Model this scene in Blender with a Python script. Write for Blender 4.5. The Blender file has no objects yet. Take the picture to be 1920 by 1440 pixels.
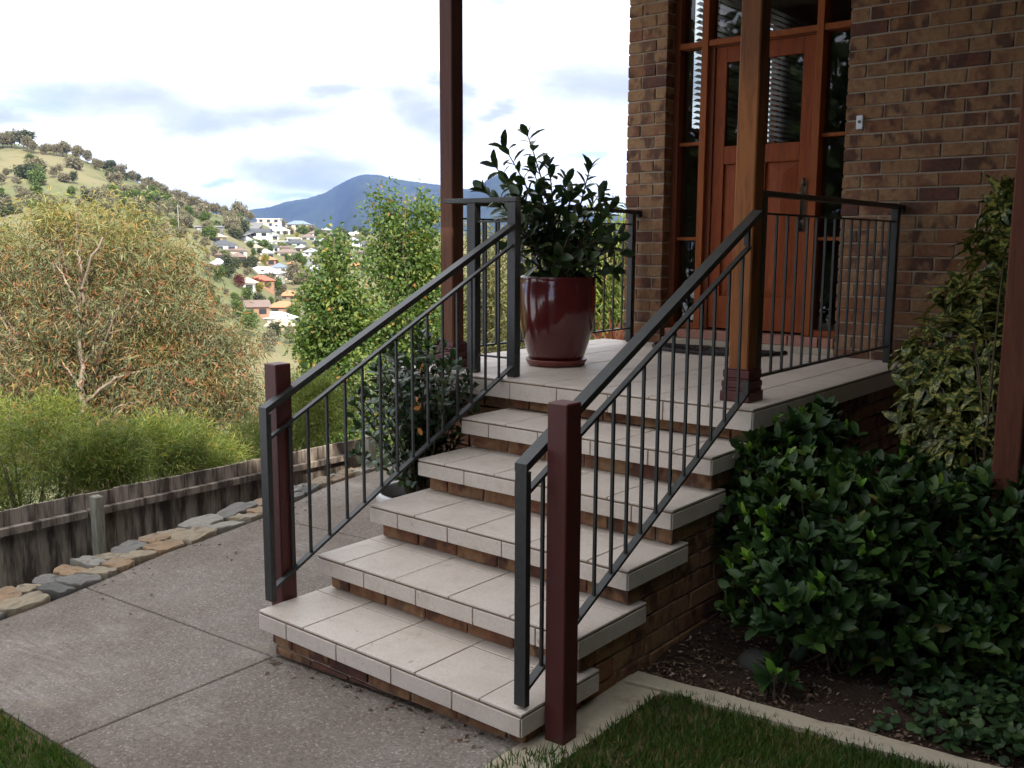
import bpy, math, random
import numpy as np
from mathutils import Vector, Matrix
S = bpy.context.scene
COL = S.collection
rad = math.radians
# ------------------------------------------------------------------ camera
CAM = np.array([3.3676, -2.3713, 1.5723])
YAW, PIT, ROL = -0.6897, -0.1451, 0.0045
FPX = 1804.67                      # focal length in pixels of a 1920 px wide frame
FW = np.array([math.sin(YAW)*math.cos(PIT), math.cos(YAW)*math.cos(PIT), math.sin(PIT)])
_r = np.array([math.cos(YAW), -math.sin(YAW), 0.0]); _u = np.cross(_r, FW)
RT = math.cos(ROL)*_r + math.sin(ROL)*_u
UP = -math.sin(ROL)*_r + math.cos(ROL)*_u
cam = bpy.data.cameras.new("camera"); cam_o = bpy.data.objects.new("camera", cam); COL.objects.link(cam_o)
cam.sensor_width = 36; cam.lens = FPX/1920*36; cam.clip_start = 0.05; cam.clip_end = 30000
m = Matrix(((RT[0], UP[0], -FW[0], CAM[0]), (RT[1], UP[1], -FW[1], CAM[1]), (RT[2], UP[2], -FW[2], CAM[2]), (0, 0, 0, 1)))
cam_o.matrix_world = m
S.camera = cam_o
# ------------------------------------------------------------------ light
SUN = np.array([0.88, -0.475, 0.0]); SUN /= np.linalg.norm(SUN); SEL = rad(42)
SUN = np.array([SUN[0]*math.cos(SEL), SUN[1]*math.cos(SEL), math.sin(SEL)])
sl = bpy.data.lights.new("sun", 'SUN'); sl.energy = 5.0; sl.angle = rad(0.5); sl.color = (1.0, 0.94, 0.85)
so = bpy.data.objects.new("sun", sl); COL.objects.link(so)
so.rotation_euler = Vector(SUN).to_track_quat('Z', 'Y').to_euler()
S.view_settings.view_transform = 'Standard'; S.view_settings.look = 'None'; S.view_settings.gamma = 1
S.view_settings.exposure = 0.6
S.cycles.use_denoising = True
S.cycles.max_bounces = 8; S.cycles.diffuse_bounces = 3; S.cycles.glossy_bounces = 3
S.cycles.transmission_bounces = 6; S.cycles.transparent_max_bounces = 10; S.cycles.volume_bounces = 0

# ------------------------------------------------------------------ node helpers
class NT:
    def __init__(s, nt): s.nt = nt; s.n = nt.nodes; s.l = nt.links
    def node(s, t, **kw):
        x = s.n.new(t)
        for k, v in kw.items(): setattr(x, k, v)
        return x
    def put(s, sock, v):
        if v is None: return
        if isinstance(v, bpy.types.NodeSocket): s.l.new(v, sock)
        elif isinstance(v, (tuple, list)) and sock.type == 'RGBA' and len(v) == 3: sock.default_value = (*v, 1)
        else: sock.default_value = v
    def math(s, op, a, b=None, c=None, clamp=False):
        x = s.node('ShaderNodeMath', operation=op, use_clamp=clamp)
        for i, v in enumerate((a, b, c)): s.put(x.inputs[i], v)
        return x.outputs[0]
    def vmath(s, op, a, b=None, scale=None):
        x = s.node('ShaderNodeVectorMath', operation=op); s.put(x.inputs[0], a); s.put(x.inputs[1], b)
        if scale is not None: s.put(x.inputs['Scale'], scale)
        return x.outputs[0]
    def mix(s, f, a, b, blend='MIX'):
        x = s.node('ShaderNodeMix', data_type='RGBA', blend_type=blend)
        s.put(x.inputs[0], f); s.put(x.inputs[6], a); s.put(x.inputs[7], b); return x.outputs[2]
    def noise(s, vec, scale, detail=3, rough=.55, dist=0, out=0):
        x = s.node('ShaderNodeTexNoise'); s.put(x.inputs['Vector'], vec); x.inputs['Scale'].default_value = scale
        x.inputs['Detail'].default_value = detail; x.inputs['Roughness'].default_value = rough; x.inputs['Distortion'].default_value = dist
        return x.outputs[out]
    def voro(s, vec, scale, out=0, feature='F1'):
        x = s.node('ShaderNodeTexVoronoi', feature=feature); s.put(x.inputs['Vector'], vec); x.inputs['Scale'].default_value = scale
        return x.outputs[out]
    def ramp(s, f, stops, interp='LINEAR'):
        x = s.node('ShaderNodeValToRGB'); x.color_ramp.interpolation = interp; e = x.color_ramp.elements
        while len(e) < len(stops): e.new(.5)
        for q, (p, c) in zip(e, stops):
            q.position = p; q.color = (*c, 1) if len(c) == 3 else c
        s.put(x.inputs[0], f); return x.outputs[0]
    def step(s, f, lo, hi):
        x = s.node('ShaderNodeMapRange'); s.put(x.inputs[0], f); x.inputs[1].default_value = lo; x.inputs[2].default_value = hi
        return x.outputs[0]
    def coord(s, which='Object'): return s.node('ShaderNodeTexCoord').outputs[which]
    def scaled(s, vec, sc):
        x = s.node('ShaderNodeMapping'); s.put(x.inputs['Vector'], vec); x.inputs['Scale'].default_value = sc; return x.outputs[0]
    def island(s): return s.node('ShaderNodeNewGeometry').outputs['Random Per Island']
    def bump(s, h, strength=.3, dist=.01):
        x = s.node('ShaderNodeBump'); x.inputs['Strength'].default_value = strength; x.inputs['Distance'].default_value = dist
        s.put(x.inputs['Height'], h); return x.outputs[0]

def mat(name, fn):
    mt = bpy.data.materials.new(name); mt.use_nodes = True; nt = NT(mt.node_tree); nt.n.clear()
    out = nt.node('ShaderNodeOutputMaterial'); nt.l.new(fn(nt), out.inputs[0]); return mt
def pbsdf(nt, col, rough=.6, spec=.5, normal=None, metal=0, coat=0, coat_rough=.1):
    b = nt.node('ShaderNodeBsdfPrincipled')
    nt.put(b.inputs['Base Color'], col); nt.put(b.inputs['Roughness'], rough); nt.put(b.inputs['Specular IOR Level'], spec)
    nt.put(b.inputs['Metallic'], metal); nt.put(b.inputs['Coat Weight'], coat); nt.put(b.inputs['Coat Roughness'], coat_rough)
    if normal is not None: nt.put(b.inputs['Normal'], normal)
    return b.outputs[0]

# ------------------------------------------------------------------ sky (Nishita sky with broken cloud)
W_ = bpy.data.worlds.new("World"); S.world = W_; W_.use_nodes = True
wn = NT(W_.node_tree); wn.n.clear()
sky = wn.node('ShaderNodeTexSky', sky_type='NISHITA', sun_disc=False)
sky.sun_elevation = SEL; sky.sun_rotation = math.atan2(SUN[0], SUN[1]); sky.air_density = 1.0; sky.dust_density = 1.0
dv = wn.coord('Generated')
sep = wn.node('ShaderNodeSeparateXYZ'); wn.put(sep.inputs[0], dv)
zz = wn.math('ADD', wn.math('MAXIMUM', sep.outputs[2], 0.0), 0.13)
flat = wn.node('ShaderNodeCombineXYZ')
wn.put(flat.inputs[0], wn.math('DIVIDE', sep.outputs[0], zz)); wn.put(flat.inputs[1], wn.math('DIVIDE', sep.outputs[1], zz))
n1 = wn.noise(wn.vmath('ADD', flat.outputs[0], (3.1, 7.7, 0)), .62, 6, .58, .3)
n2 = wn.noise(wn.vmath('ADD', flat.outputs[0], (11.3, 2.2, 4)), 1.15, 6, .6, .3)
cover = wn.step(n1, .24, .36)
wob = wn.noise(wn.vmath('MULTIPLY', dv, (1, 1, 2.6)), 7.0, 5, .6, .2, 1)
wsep = wn.node('ShaderNodeSeparateColor'); wn.put(wsep.inputs[0], wob)
az = wn.math('ADD', wn.math('ARCTAN2', sep.outputs[0], sep.outputs[1]), wn.math('MULTIPLY', wn.math('SUBTRACT', wsep.outputs[0], .5), .22))
el = wn.math('ADD', wn.math('ARCSINE', sep.outputs[2]), wn.math('MULTIPLY', wn.math('SUBTRACT', wsep.outputs[1], .5), .075))
def cloud_bank(lst):
    """soft flat cloud undersides: (bearing, height, half width, half height) in degrees"""
    tot = None
    for a_, e_, ra, re in lst:
        q = wn.math('ADD', wn.math('POWER', wn.math('DIVIDE', wn.math('SUBTRACT', az, rad(a_)), rad(ra)), 2.0), wn.math('POWER', wn.math('DIVIDE', wn.math('SUBTRACT', el, rad(e_)), rad(re)), 2.0))
        w = wn.step(q, 1.5, -.12); tot = w if tot is None else wn.math('MAXIMUM', tot, w)
    return tot
grey = cloud_bank([(-61.5, 7.2, 6.20, 1.50), (-57.0, 6.8, 5.60, 1.30), (-66.6, 6.2, 2.60, 1.00), (-53.6, 7.0, 4.20, 1.05), (-50.4, 8.1, 2.10, 0.79), (-45.4, 7.6, 3.85, 1.31), (-43.6, 7.0, 3.50, 1.40), (-33.6, 8.5, 5.25, 1.75), (-51.3, 4.1, 5.25, 1.05), (-40.0, 7.6, 1.75, 0.61), (-44.0, 8.8, 2.10, 0.61)])
blue = cloud_bank([(-50.0, 2.8, 4.5, .3), (-56.5, 3.4, 1.4, .3), (-50.2, 14.0, 2.4, .45), (-40.5, 13.5, 2.0, .4), (-36.0, 5.0, 1.4, .3)])
white = wn.mix(wn.step(n2, .53, .68), (13.5, 13.8, 14.3), (12.0, 12.3, 13.0))
cloudcol = wn.mix(wn.math('MULTIPLY', grey, .95), white, (4.4, 4.8, 6.4))
cloudcol = wn.mix(wn.math('MULTIPLY', blue, .95), cloudcol, (5.6, 7.2, 8.6))
skycol = wn.mix(cover, sky.outputs[0], cloudcol)
bg = wn.node('ShaderNodeBackground'); wn.put(bg.inputs[0], skycol); bg.inputs[1].default_value = 0.1
wo = wn.node('ShaderNodeOutputWorld'); wn.l.new(bg.outputs[0], wo.inputs[0])

# ------------------------------------------------------------------ mesh helpers
class MB:
    """collects shapes; link() makes ONE mesh object of them"""
    def __init__(s): s.v = []; s.f = []; s.mi = []; s.n = 0
    def add(s, v, f, mi=0):
        v = np.asarray(v, float); s.v.append(v)
        s.f += [tuple(i+s.n for i in q) for q in f]; s.mi += [mi]*len(f); s.n += len(v)
    def box(s, x0, x1, y0, y1, z0, z1, mi=0, c=0.0, R=None, o=None, jit=0, rng=None):
        if c <= 0:
            v = np.array([(x, y, z) for z in (z0, z1) for y in (y0, y1) for x in (x0, x1)], float)
            f = [(0, 2, 3, 1), (4, 5, 7, 6), (0, 1, 5, 4), (2, 6, 7, 3), (0, 4, 6, 2), (1, 3, 7, 5)]
        else:
            v = []; idx = {}
            X = (x0, x1); Y = (y0, y1); Z = (z0, z1)
            for i in (0, 1):
                for j in (0, 1):
                    for k in (0, 1):
                        sx, sy, sz = (1-2*i)*c, (1-2*j)*c, (1-2*k)*c
                        for a, p in enumerate(((X[i], Y[j]+sy, Z[k]+sz), (X[i]+sx, Y[j], Z[k]+sz), (X[i]+sx, Y[j]+sy, Z[k]))):
                            idx[i, j, k, a] = len(v); v.append(p)
            v = np.array(v, float); g = idx; f = []
            for i in (0, 1):
                q = [g[i, 0, 0, 0], g[i, 1, 0, 0], g[i, 1, 1, 0], g[i, 0, 1, 0]]; f.append(tuple(q if i else q[::-1]))
                q = [g[0, i, 0, 1], g[1, i, 0, 1], g[1, i, 1, 1], g[0, i, 1, 1]]; f.append(tuple(q[::-1] if i else q))
                q = [g[0, 0, i, 2], g[1, 0, i, 2], g[1, 1, i, 2], g[0, 1, i, 2]]; f.append(tuple(q if i else q[::-1]))
            for i in (0, 1):
                for j in (0, 1):
                    f.append((g[i, j, 0, 0], g[i, j, 1, 0], g[i, j, 1, 1], g[i, j, 0, 1]))
                    f.append((g[i, 0, j, 0], g[i, 1, j, 0], g[i, 1, j, 2], g[i, 0, j, 2]))
                    f.append((g[0, i, j, 1], g[1, i, j, 1], g[1, i, j, 2], g[0, i, j, 2]))
                    for k in (0, 1): f.append((g[i, j, k, 0], g[i, j, k, 1], g[i, j, k, 2]))
        if jit: v = v + (rng.random(v.shape)-.5)*2*jit
        if R is not None: v = v @ np.asarray(R).T
        if o is not None: v = v + np.asarray(o)
        s.add(v, f, mi)
    def beam(s, a, b, w, h, mi=0, up=(0, 0, 1), c=0.002):
        """rectangular bar from a to b; w is sideways, h along up"""
        a = np.array(a, float); b = np.array(b, float); d = b-a; L = np.linalg.norm(d); d /= L
        x = np.cross(d, up); x /= np.linalg.norm(x); u = np.cross(x, d)
        s.box(-w/2, w/2, 0, L, -h/2, h/2, mi, c, R=np.stack([x, d, u], 1), o=a)
    def shear_bar(s, y0, z0, y1, z1, x0, x1, th, mi=0, n=(0, 1)):
        """bar in a plane of constant x with plumb-cut ends; th is the vertical thickness"""
        v = [(x, y, z) for x in (x0, x1) for (y, z) in ((y0, z0-th), (y1, z1-th), (y1, z1), (y0, z0))]
        s.add(v, [(0, 1, 2, 3), (7, 6, 5, 4), (0, 4, 5, 1), (1, 5, 6, 2), (2, 6, 7, 3), (3, 7, 4, 0)], mi)
    def tube(s, pts, r, sides=6, mi=0, cap=True):
        pts = np.asarray(pts, float); r = np.broadcast_to(np.asarray(r, float), (len(pts),)); n = len(pts)
        T = np.gradient(pts, axis=0); T /= np.linalg.norm(T, axis=1)[:, None]+1e-12
        ref = np.array([.31, .17, .93]) if abs(T[0] @ np.array([.31, .17, .93])) < .9 else np.array([1., 0, 0])
        v = []
        for i in range(n):
            a = np.cross(T[i], ref); a /= np.linalg.norm(a)+1e-12; b = np.cross(T[i], a)
            for k in range(sides):
                t = 2*math.pi*k/sides; v.append(pts[i]+r[i]*(math.cos(t)*a+math.sin(t)*b))
        f = [(i*sides+k, i*sides+(k+1) % sides, (i+1)*sides+(k+1) % sides, (i+1)*sides+k) for i in range(n-1) for k in range(sides)]
        if cap: f += [tuple(range(sides))[::-1], tuple((n-1)*sides+k for k in range(sides))]
        s.add(v, f, mi)
    def lathe(s, prof, cx, cy, sides=48, mi=0):
        n = len(prof); v = [(cx+r*math.cos(2*math.pi*k/sides), cy+r*math.sin(2*math.pi*k/sides), z) for r, z in prof for k in range(sides)]
        f = [(i*sides+k, i*sides+(k+1) % sides, (i+1)*sides+(k+1) % sides, (i+1)*sides+k) for i in range(n-1) for k in range(sides)]
        s.add(v, f, mi)
    def prism(s, poly, z0, z1, mi=0):
        n = len(poly); v = [(x, y, z0) for x, y in poly]+[(x, y, z1) for x, y in poly]
        f = [tuple(range(n))[::-1], tuple(range(n, 2*n))]+[(i, (i+1) % n, n+(i+1) % n, n+i) for i in range(n)]
        s.add(v, f, mi)
    def grid(s, P, mi=0):
        a, b = P.shape[:2]
        s.add(P.reshape(-1, 3), [(i*b+j, i*b+j+1, (i+1)*b+j+1, (i+1)*b+j) for i in range(a-1) for j in range(b-1)], mi)
    def link(s, name, mats, parent=None, smooth=False):
        v = np.concatenate(s.v)
        if parent is not None: v = v - np.array(wloc(parent))
        me = bpy.data.meshes.new(name)
        me.from_pydata(v.tolist(), [], s.f)
        mats = mats if isinstance(mats, (list, tuple)) else [mats]
        for q in mats: me.materials.append(q)
        if len(mats) > 1: me.polygons.foreach_set('material_index', np.array(s.mi, dtype=np.int32))
        if smooth: me.polygons.foreach_set('use_smooth', np.ones(len(me.polygons), bool))
        me.update()
        o = bpy.data.objects.new(name, me); COL.objects.link(o)
        if parent is not None: o.parent = parent
        return o
def wloc(o):
    p = np.array(o.location)
    return p + wloc(o.parent) if o.parent else p
def fast_mesh(name, v, faces, mt, parent=None, smooth=False, k=None):
    """faces: (n,k) int array of equal sided polygons"""
    v = np.asarray(v, np.float32); faces = np.asarray(faces, np.int32)
    if parent is not None: v = v - np.array(wloc(parent), np.float32)
    me = bpy.data.meshes.new(name); me.vertices.add(len(v)); me.vertices.foreach_set('co', v.ravel())
    nf, kk = faces.shape; me.loops.add(nf*kk); me.loops.foreach_set('vertex_index', faces.ravel())
    me.polygons.add(nf); me.polygons.foreach_set('loop_start', np.arange(nf, dtype=np.int32)*kk)
    me.polygons.foreach_set('loop_total', np.full(nf, kk, np.int32))
    if smooth: me.polygons.foreach_set('use_smooth', np.ones(nf, bool))
    me.materials.append(mt); me.update(calc_edges=True); me.validate()
    o = bpy.data.objects.new(name, me); COL.objects.link(o)
    if parent is not None: o.parent = parent
    return o
def tag(o, label=None, cat=None, group=None, kind=None):
    if label: o['label'] = label
    if cat: o['category'] = cat
    if group: o['group'] = group
    if kind: o['kind'] = kind
    return o
def thing(name, label, cat, loc, group=None):
    o = bpy.data.objects.new(name, None); COL.objects.link(o); o.location = loc; o.empty_display_size = .1
    return tag(o, label, cat, group)
def copy_tree(o, parent=None):
    c = o.copy(); COL.objects.link(c)
    if parent is not None: c.parent = parent
    for ch in list(o.children): copy_tree(ch, c)
    return c
def at(u, v, depth):
    """world point seen at photo pixel (u,v) at a distance along the view axis"""
    return CAM + depth*(FW + (u-960)/FPX*RT - (v-720)/FPX*UP)

# ------------------------------------------------------------------ leaves
LEAF = {  # rows of (along, half width, lift); built as strips of quads with a folded midrib
    'broad': [(0, .06, 0), (.3, .42, .02), (.62, .5, .0), (.88, .28, -.05), (1, .02, -.1)],
    'long': [(0, .05, 0), (.25, .34, .05), (.55, .5, .04), (.82, .3, -.06), (1, .02, -.16)],
}
def leaf_mesh(P, D, N, L, Wd, shape='broad', fold=.25):
    """P base points, D directions, N upper side normals, L lengths, Wd widths"""
    n = len(P); D = D/(np.linalg.norm(D, axis=1)[:, None]+1e-9)
    X = np.cross(D, N); X /= np.linalg.norm(X, axis=1)[:, None]+1e-9; N = np.cross(X, D)
    if shape == 'blade':      # a simple long diamond, two triangles bent on the midrib
        v = np.stack([P, P+D*(.45*L)[:, None]+X*(.5*Wd)[:, None]+N*(.1*L)[:, None], P+D*L[:, None], P+D*(.45*L)[:, None]-X*(.5*Wd)[:, None]+N*(.1*L)[:, None]], 1)
        b = np.arange(n)[:, None]*4
        return v.reshape(-1, 3), b+np.array([0, 1, 2, 3])
    rows = LEAF[shape]; V = []
    for a, w, lift in rows:
        c = P+D*(a*L)[:, None]+N*(lift*L)[:, None]; e = X*(w*Wd)[:, None]; up = N*(w*Wd*fold)[:, None]
        V += [c-e+up, c, c+e+up]
    v = np.stack(V, 1); m_ = len(rows); q = []
    for i in range(m_-1):
        q += [(3*i, 3*i+1, 3*i+4, 3*i+3), (3*i+1, 3*i+2, 3*i+5, 3*i+4)]
    f = (np.arange(n)[:, None, None]*(3*m_)+np.array(q)[None]).reshape(-1, 4)
    return v.reshape(-1, 3), f
def unit(v): return v/(np.linalg.norm(v, axis=-1, keepdims=True)+1e-9)
def leaf_mat(name, cols, rough=.5, trans=.3, spec=.4, spots=None, zmix=None, hue=.25):
    """cols: list of (position, colour) along a per-leaf random ramp"""
    def fn(nt):
        c = nt.ramp(nt.island(), cols)
        c = nt.mix(nt.step(nt.noise(nt.coord(), 2.5, 2), .35, .65), c, nt.mix(1, c, (1+hue, 1+hue*.5, 1-hue*.6), 'MULTIPLY'))
        if spots: c = nt.mix(nt.step(nt.noise(nt.coord(), spots[0], 2, .7), spots[1], spots[1]+.06), c, spots[2])
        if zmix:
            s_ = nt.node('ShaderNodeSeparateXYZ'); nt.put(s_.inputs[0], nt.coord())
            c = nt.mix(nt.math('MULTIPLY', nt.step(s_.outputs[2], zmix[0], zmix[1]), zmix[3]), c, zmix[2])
        b = pbsdf(nt, c, rough, spec)
        t = nt.node('ShaderNodeBsdfTranslucent'); nt.put(t.inputs[0], nt.mix(1, c, (1.2, 1.25, .6), 'MULTIPLY'))
        mx = nt.node('ShaderNodeMixShader'); mx.inputs[0].default_value = trans
        nt.l.new(b, mx.inputs[1]); nt.l.new(t.outputs[0], mx.inputs[2]); return mx.outputs[0]
    return mat(name, fn)
def bark_mat(name, a, b, sc=(9, 9, 2)):
    def fn(nt):
        n = nt.noise(nt.scaled(nt.coord(), sc), 3, 5, .6); return pbsdf(nt, nt.mix(nt.step(n, .35, .65), a, b), .85, .2, nt.bump(n, .5, .02))
    return mat(name, fn)

def crown_points(ells, n, rng, shell=.5, wexp=.75):
    """clump centres spread through a union of ellipsoids, denser towards the outside"""
    w = np.array([(r[0]*r[1]*r[2])**wexp for c, r in ells]); w /= w.sum()
    k = rng.choice(len(ells), n, p=w); d = unit(rng.normal(size=(n, 3))); q = rng.random(n)**(shell*.66)
    C = np.array([e[0] for e in ells])[k]; R = np.array([e[1] for e in ells])[k]
    return C+d*R*q[:, None], d
def make_tree(name, label, cat, ells, base, mats, n_cl, per, cr, L, Wd, seed, droop=.2, shape='blade', n_br=26, trunk_r=.09, group=None, lean=(0, 0), fork=.35, crown_name='crown', flat=1.0, br_r=.35, outward=.6, wexp=.75):
    rng = np.random.default_rng(seed); base = np.array(base, float)
    t = thing(name, label, cat, base, group)
    cl, od = crown_points(ells, n_cl, rng, .5, wexp)
    n = n_cl*per
    off = rng.normal(size=(n, 3))*cr*.55; off[:, 2] *= flat
    P = np.repeat(cl, per, 0)+off
    D = unit(rng.normal(size=(n, 3))+np.repeat(od, per, 0)*outward+off/cr*.5)
    D[:, 2] -= droop; D = unit(D)
    N = unit(rng.normal(size=(n, 3))+np.array([0, 0, 1.0]))
    l = L*(.65+.7*rng.random(n)); v, f = leaf_mesh(P, D, N, l, l*Wd, shape)
    fast_mesh(crown_name, v, f, mats[0], t)
    top = np.average([e[0] for e in ells], axis=0, weights=[e[1][0]*e[1][2] for e in ells]); zt = max(e[0][2]+e[1][2]*.55 for e in ells)
    mb = MB(); H = zt-base[2]
    ts = np.linspace(0, 1, 9); ax = base+np.outer(ts, np.array([top[0]-base[0], top[1]-base[1], H]))
    ax[1:-1, :2] += rng.normal(size=(7, 2))*H*.012; mb.tube(ax, trunk_r*(1-.97*ts)+.003, 8)
    for i in range(n_br):
        e = cl[rng.integers(n_cl)]; s0 = fork+(.92-fork)*rng.random()
        zs = min(s0, max(.12, (e[2]-base[2])/H-.15*rng.random()-.08)); p0 = np.array([np.interp(zs, ts, ax[:, k]) for k in range(3)])
        mid = (p0+e)/2+np.array([0, 0, -.1+.25*rng.random()])*np.linalg.norm(e-p0)*.6
        q = np.linspace(0, 1, 7)[:, None]; cv = (1-q)**2*p0+2*q*(1-q)*mid+q*q*e
        mb.tube(cv, np.linspace(trunk_r*br_r*(1.1-zs)+.004, .003, 7), 5)
    mb.link('trunk', mats[1], t, smooth=True)
    return t
# ------------------------------------------------------------------ materials
def m_brick(nt):
    co = nt.coord(); isl = nt.island()
    base = nt.ramp(isl, [(0, (.325, .190, .100)), (.25, (.295, .162, .084)), (.45, (.265, .130, .066)), (.6, (.335, .198, .104)), (.76, (.305, .170, .086)), (.92, (.13, .062, .046)), (.96, (.28, .155, .08))], 'CONSTANT')
    off = nt.node('ShaderNodeCombineXYZ'); nt.put(off.inputs[0], nt.math('MULTIPLY', isl, 71.0)); nt.put(off.inputs[1], nt.math('MULTIPLY', isl, 37.0)); nt.put(off.inputs[2], nt.math('MULTIPLY', isl, 93.0))
    v = nt.vmath('ADD', nt.scaled(co, (10, 10, 7)), off.outputs[0])
    n = nt.noise(v, 1.0, 2, .5); burnt = nt.math('MULTIPLY', nt.step(n, .50, .60), nt.step(nt.math('FRACT', nt.math('MULTIPLY', isl, 17.3)), .02, .35))
    c = nt.mix(nt.math('MULTIPLY', burnt, .82), base, (.075, .036, .032)); rd = nt.noise(nt.vmath('ADD', v, (9, 3, 5)), .9, 3, .6); c = nt.mix(nt.math('MULTIPLY', nt.step(rd, .5, .62), .6), c, (.20, .075, .045))
    f = nt.noise(co, 38, 4, .65)
    c = nt.mix(nt.step(f, .35, .7), nt.mix(1, c, (.7, .66, .62), 'MULTIPLY'), c)
    c = nt.mix(nt.math('MULTIPLY', nt.step(nt.noise(co, 5.5, 4, .7), .66, .75), .45), c, (.34, .28, .23))
    return pbsdf(nt, c, .85, .25, nt.bump(f, .5, .006))
def m_mortar(nt):
    f = nt.noise(nt.coord(), 60, 4, .7); return pbsdf(nt, nt.mix(f, (.31, .25, .19), (.42, .345, .265)), .95, .1, nt.bump(f, .6, .004))
def m_tile(nt):
    co = nt.coord(); f = nt.noise(co, 95, 3, .7); big = nt.noise(co, 4.5, 4, .6)
    c = nt.mix(nt.step(f, .3, .7), (.53, .45, .385), (.65, .57, .49))
    c = nt.mix(nt.math('MULTIPLY', nt.step(big, .45, .70), .4), c, (.42, .34, .27)); sm = nt.noise(nt.vmath('ADD', co, (3, 1, 8)), 11, 5, .72); c = nt.mix(nt.math('MULTIPLY', nt.step(sm, .54, .70), .35), c, (.36, .28, .21))
    c = nt.mix(nt.math('MULTIPLY', nt.step(nt.island(), 0, 1), .16), c, (.42, .37, .33))
    c = nt.mix(nt.math('MULTIPLY', nt.step(nt.noise(co, 23, 2, .5, 1.2), .70, .74), .5), c, (.24, .17, .10))
    return pbsdf(nt, c, nt.math('ADD', nt.math('MULTIPLY', big, .25), .42), .35, nt.bump(f, .12, .002))
def m_grout(nt):
    f = nt.noise(nt.coord(), 20, 4, .7); return pbsdf(nt, nt.mix(f, (.13, .09, .055), (.27, .20, .14)), .95, .1)
def m_steel(nt):
    f = nt.noise(nt.coord(), 45, 3, .6); c = nt.mix(nt.step(f, .4, .75), (.021, .022, .021), (.036, .037, .035))
    return pbsdf(nt, c, .42, .5, nt.bump(f, .05, .002))
def m_maroon(nt):
    co = nt.coord(); f = nt.noise(nt.scaled(co, (14, 14, 4)), 2, 4, .6); s = nt.noise(co, 6, 3, .6)
    c = nt.mix(f, (.058, .011, .010), (.095, .019, .015)); c = nt.mix(nt.math('MULTIPLY', nt.step(s, .58, .72), .6), c, (.055, .05, .045))
    return pbsdf(nt, c, .5, .45, nt.bump(f, .12, .004))
def wood(a, b, dark, rough=.45, sc=(30, 30, 2.2), coat=.0, wear=None):
    def fn(nt):
        co = nt.coord(); g = nt.noise(nt.scaled(co, sc), 1.6, 6, .65, .6); g2 = nt.noise(nt.scaled(co, (sc[0]*4, sc[1]*4, sc[2]*2)), 2, 3, .6)
        c = nt.mix(nt.step(g, .32, .68), a, b); c = nt.mix(nt.math('MULTIPLY', nt.step(g2, .52, .7), .6), c, dark)
        if wear:
            s = nt.node('ShaderNodeSeparateXYZ'); nt.put(s.inputs[0], co)
            edge = nt.math('ADD', s.outputs[2], nt.math('MULTIPLY', nt.noise(nt.scaled(co, (9, 9, 2)), 2, 4, .6), .5))
            w = nt.math('MULTIPLY', nt.step(edge, wear[0]+.1, wear[0]-.1), nt.step(g, .25, .55)); c = nt.mix(nt.math('MULTIPLY', w, wear[2]), c, wear[1])
        return pbsdf(nt, c, rough, .2, nt.bump(g2, .2, .003), coat=coat)
    return fn
def m_glass(nt):
    fr = nt.node('ShaderNodeFresnel'); fr.inputs[0].default_value = 1.52
    tr = nt.node('ShaderNodeBsdfTransparent'); tr.inputs[0].default_value = (.86, .88, .87, 1)
    gl = nt.node('ShaderNodeBsdfGlossy'); gl.inputs['Roughness'].default_value = .015
    f = nt.math('MULTIPLY', nt.math('MULTIPLY', fr.outputs[0], 1.7, clamp=True), nt.math('SUBTRACT', 1.0, nt.node('ShaderNodeNewGeometry').outputs['Backfacing']))
    mx = nt.node('ShaderNodeMixShader'); nt.put(mx.inputs[0], f); nt.l.new(tr.outputs[0], mx.inputs[1]); nt.l.new(gl.outputs[0], mx.inputs[2]); return mx.outputs[0]
def m_concrete(nt):
    co = nt.coord(); v = nt.node('ShaderNodeTexVoronoi'); nt.put(v.inputs['Vector'], co); v.inputs['Scale'].default_value = 130
    sep_ = nt.node('ShaderNodeSeparateColor'); nt.put(sep_.inputs[0], v.outputs['Color']); fine = nt.noise(co, 34, 4, .75)
    c = nt.ramp(sep_.outputs[0], [(0, (.155, .132, .114)), (.3, (.198, .170, .148)), (.6, (.220, .190, .165)), (.88, (.25, .216, .188)), (1, (.37, .325, .29))])
    c = nt.mix(nt.step(fine, .35, .65), nt.mix(1, c, (.86, .84, .82), 'MULTIPLY'), c)
    big = nt.noise(co, 1.1, 5, .62); c = nt.mix(nt.step(big, .38, .66), nt.mix(1, c, (.74, .70, .66), 'MULTIPLY'), c)
    st = nt.noise(co, 2.7, 5, .7); c = nt.mix(nt.math('MULTIPLY', nt.step(st, .56, .7), .5), c, (.20, .17, .12))
    pale = nt.noise(nt.vmath('ADD', co, (5, 9, 0)), .9, 4, .65); c = nt.mix(nt.math('MULTIPLY', nt.math('MULTIPLY', nt.step(pale, .52, .68), nt.step(nt.noise(nt.scaled(co, (7, 40, 7)), 1, 4, .7), .35, .65)), .6), c, (.40, .35, .31)); cr = nt.voro(nt.vmath('ADD', co, nt.vmath('SCALE', nt.noise(co, 3, 3, .6, 0, 1), scale=.25)), .55, 0, 'DISTANCE_TO_EDGE'); c = nt.mix(nt.math('MULTIPLY', nt.step(cr, .003, .001), .3), c, (.07, .055, .045))
    return pbsdf(nt, c, .9, .2, nt.bump(sep_.outputs[1], .35, .004))
def m_kerb(nt):
    co = nt.coord(); f = nt.noise(co, 40, 4, .7); s = nt.noise(co, 6, 4, .65)
    c = nt.mix(f, (.33, .28, .20), (.47, .41, .31)); c = nt.mix(nt.math('MULTIPLY', nt.step(s, .55, .72), .7), c, (.17, .14, .09))
    return pbsdf(nt, c, .95, .1, nt.bump(f, .4, .004))
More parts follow.
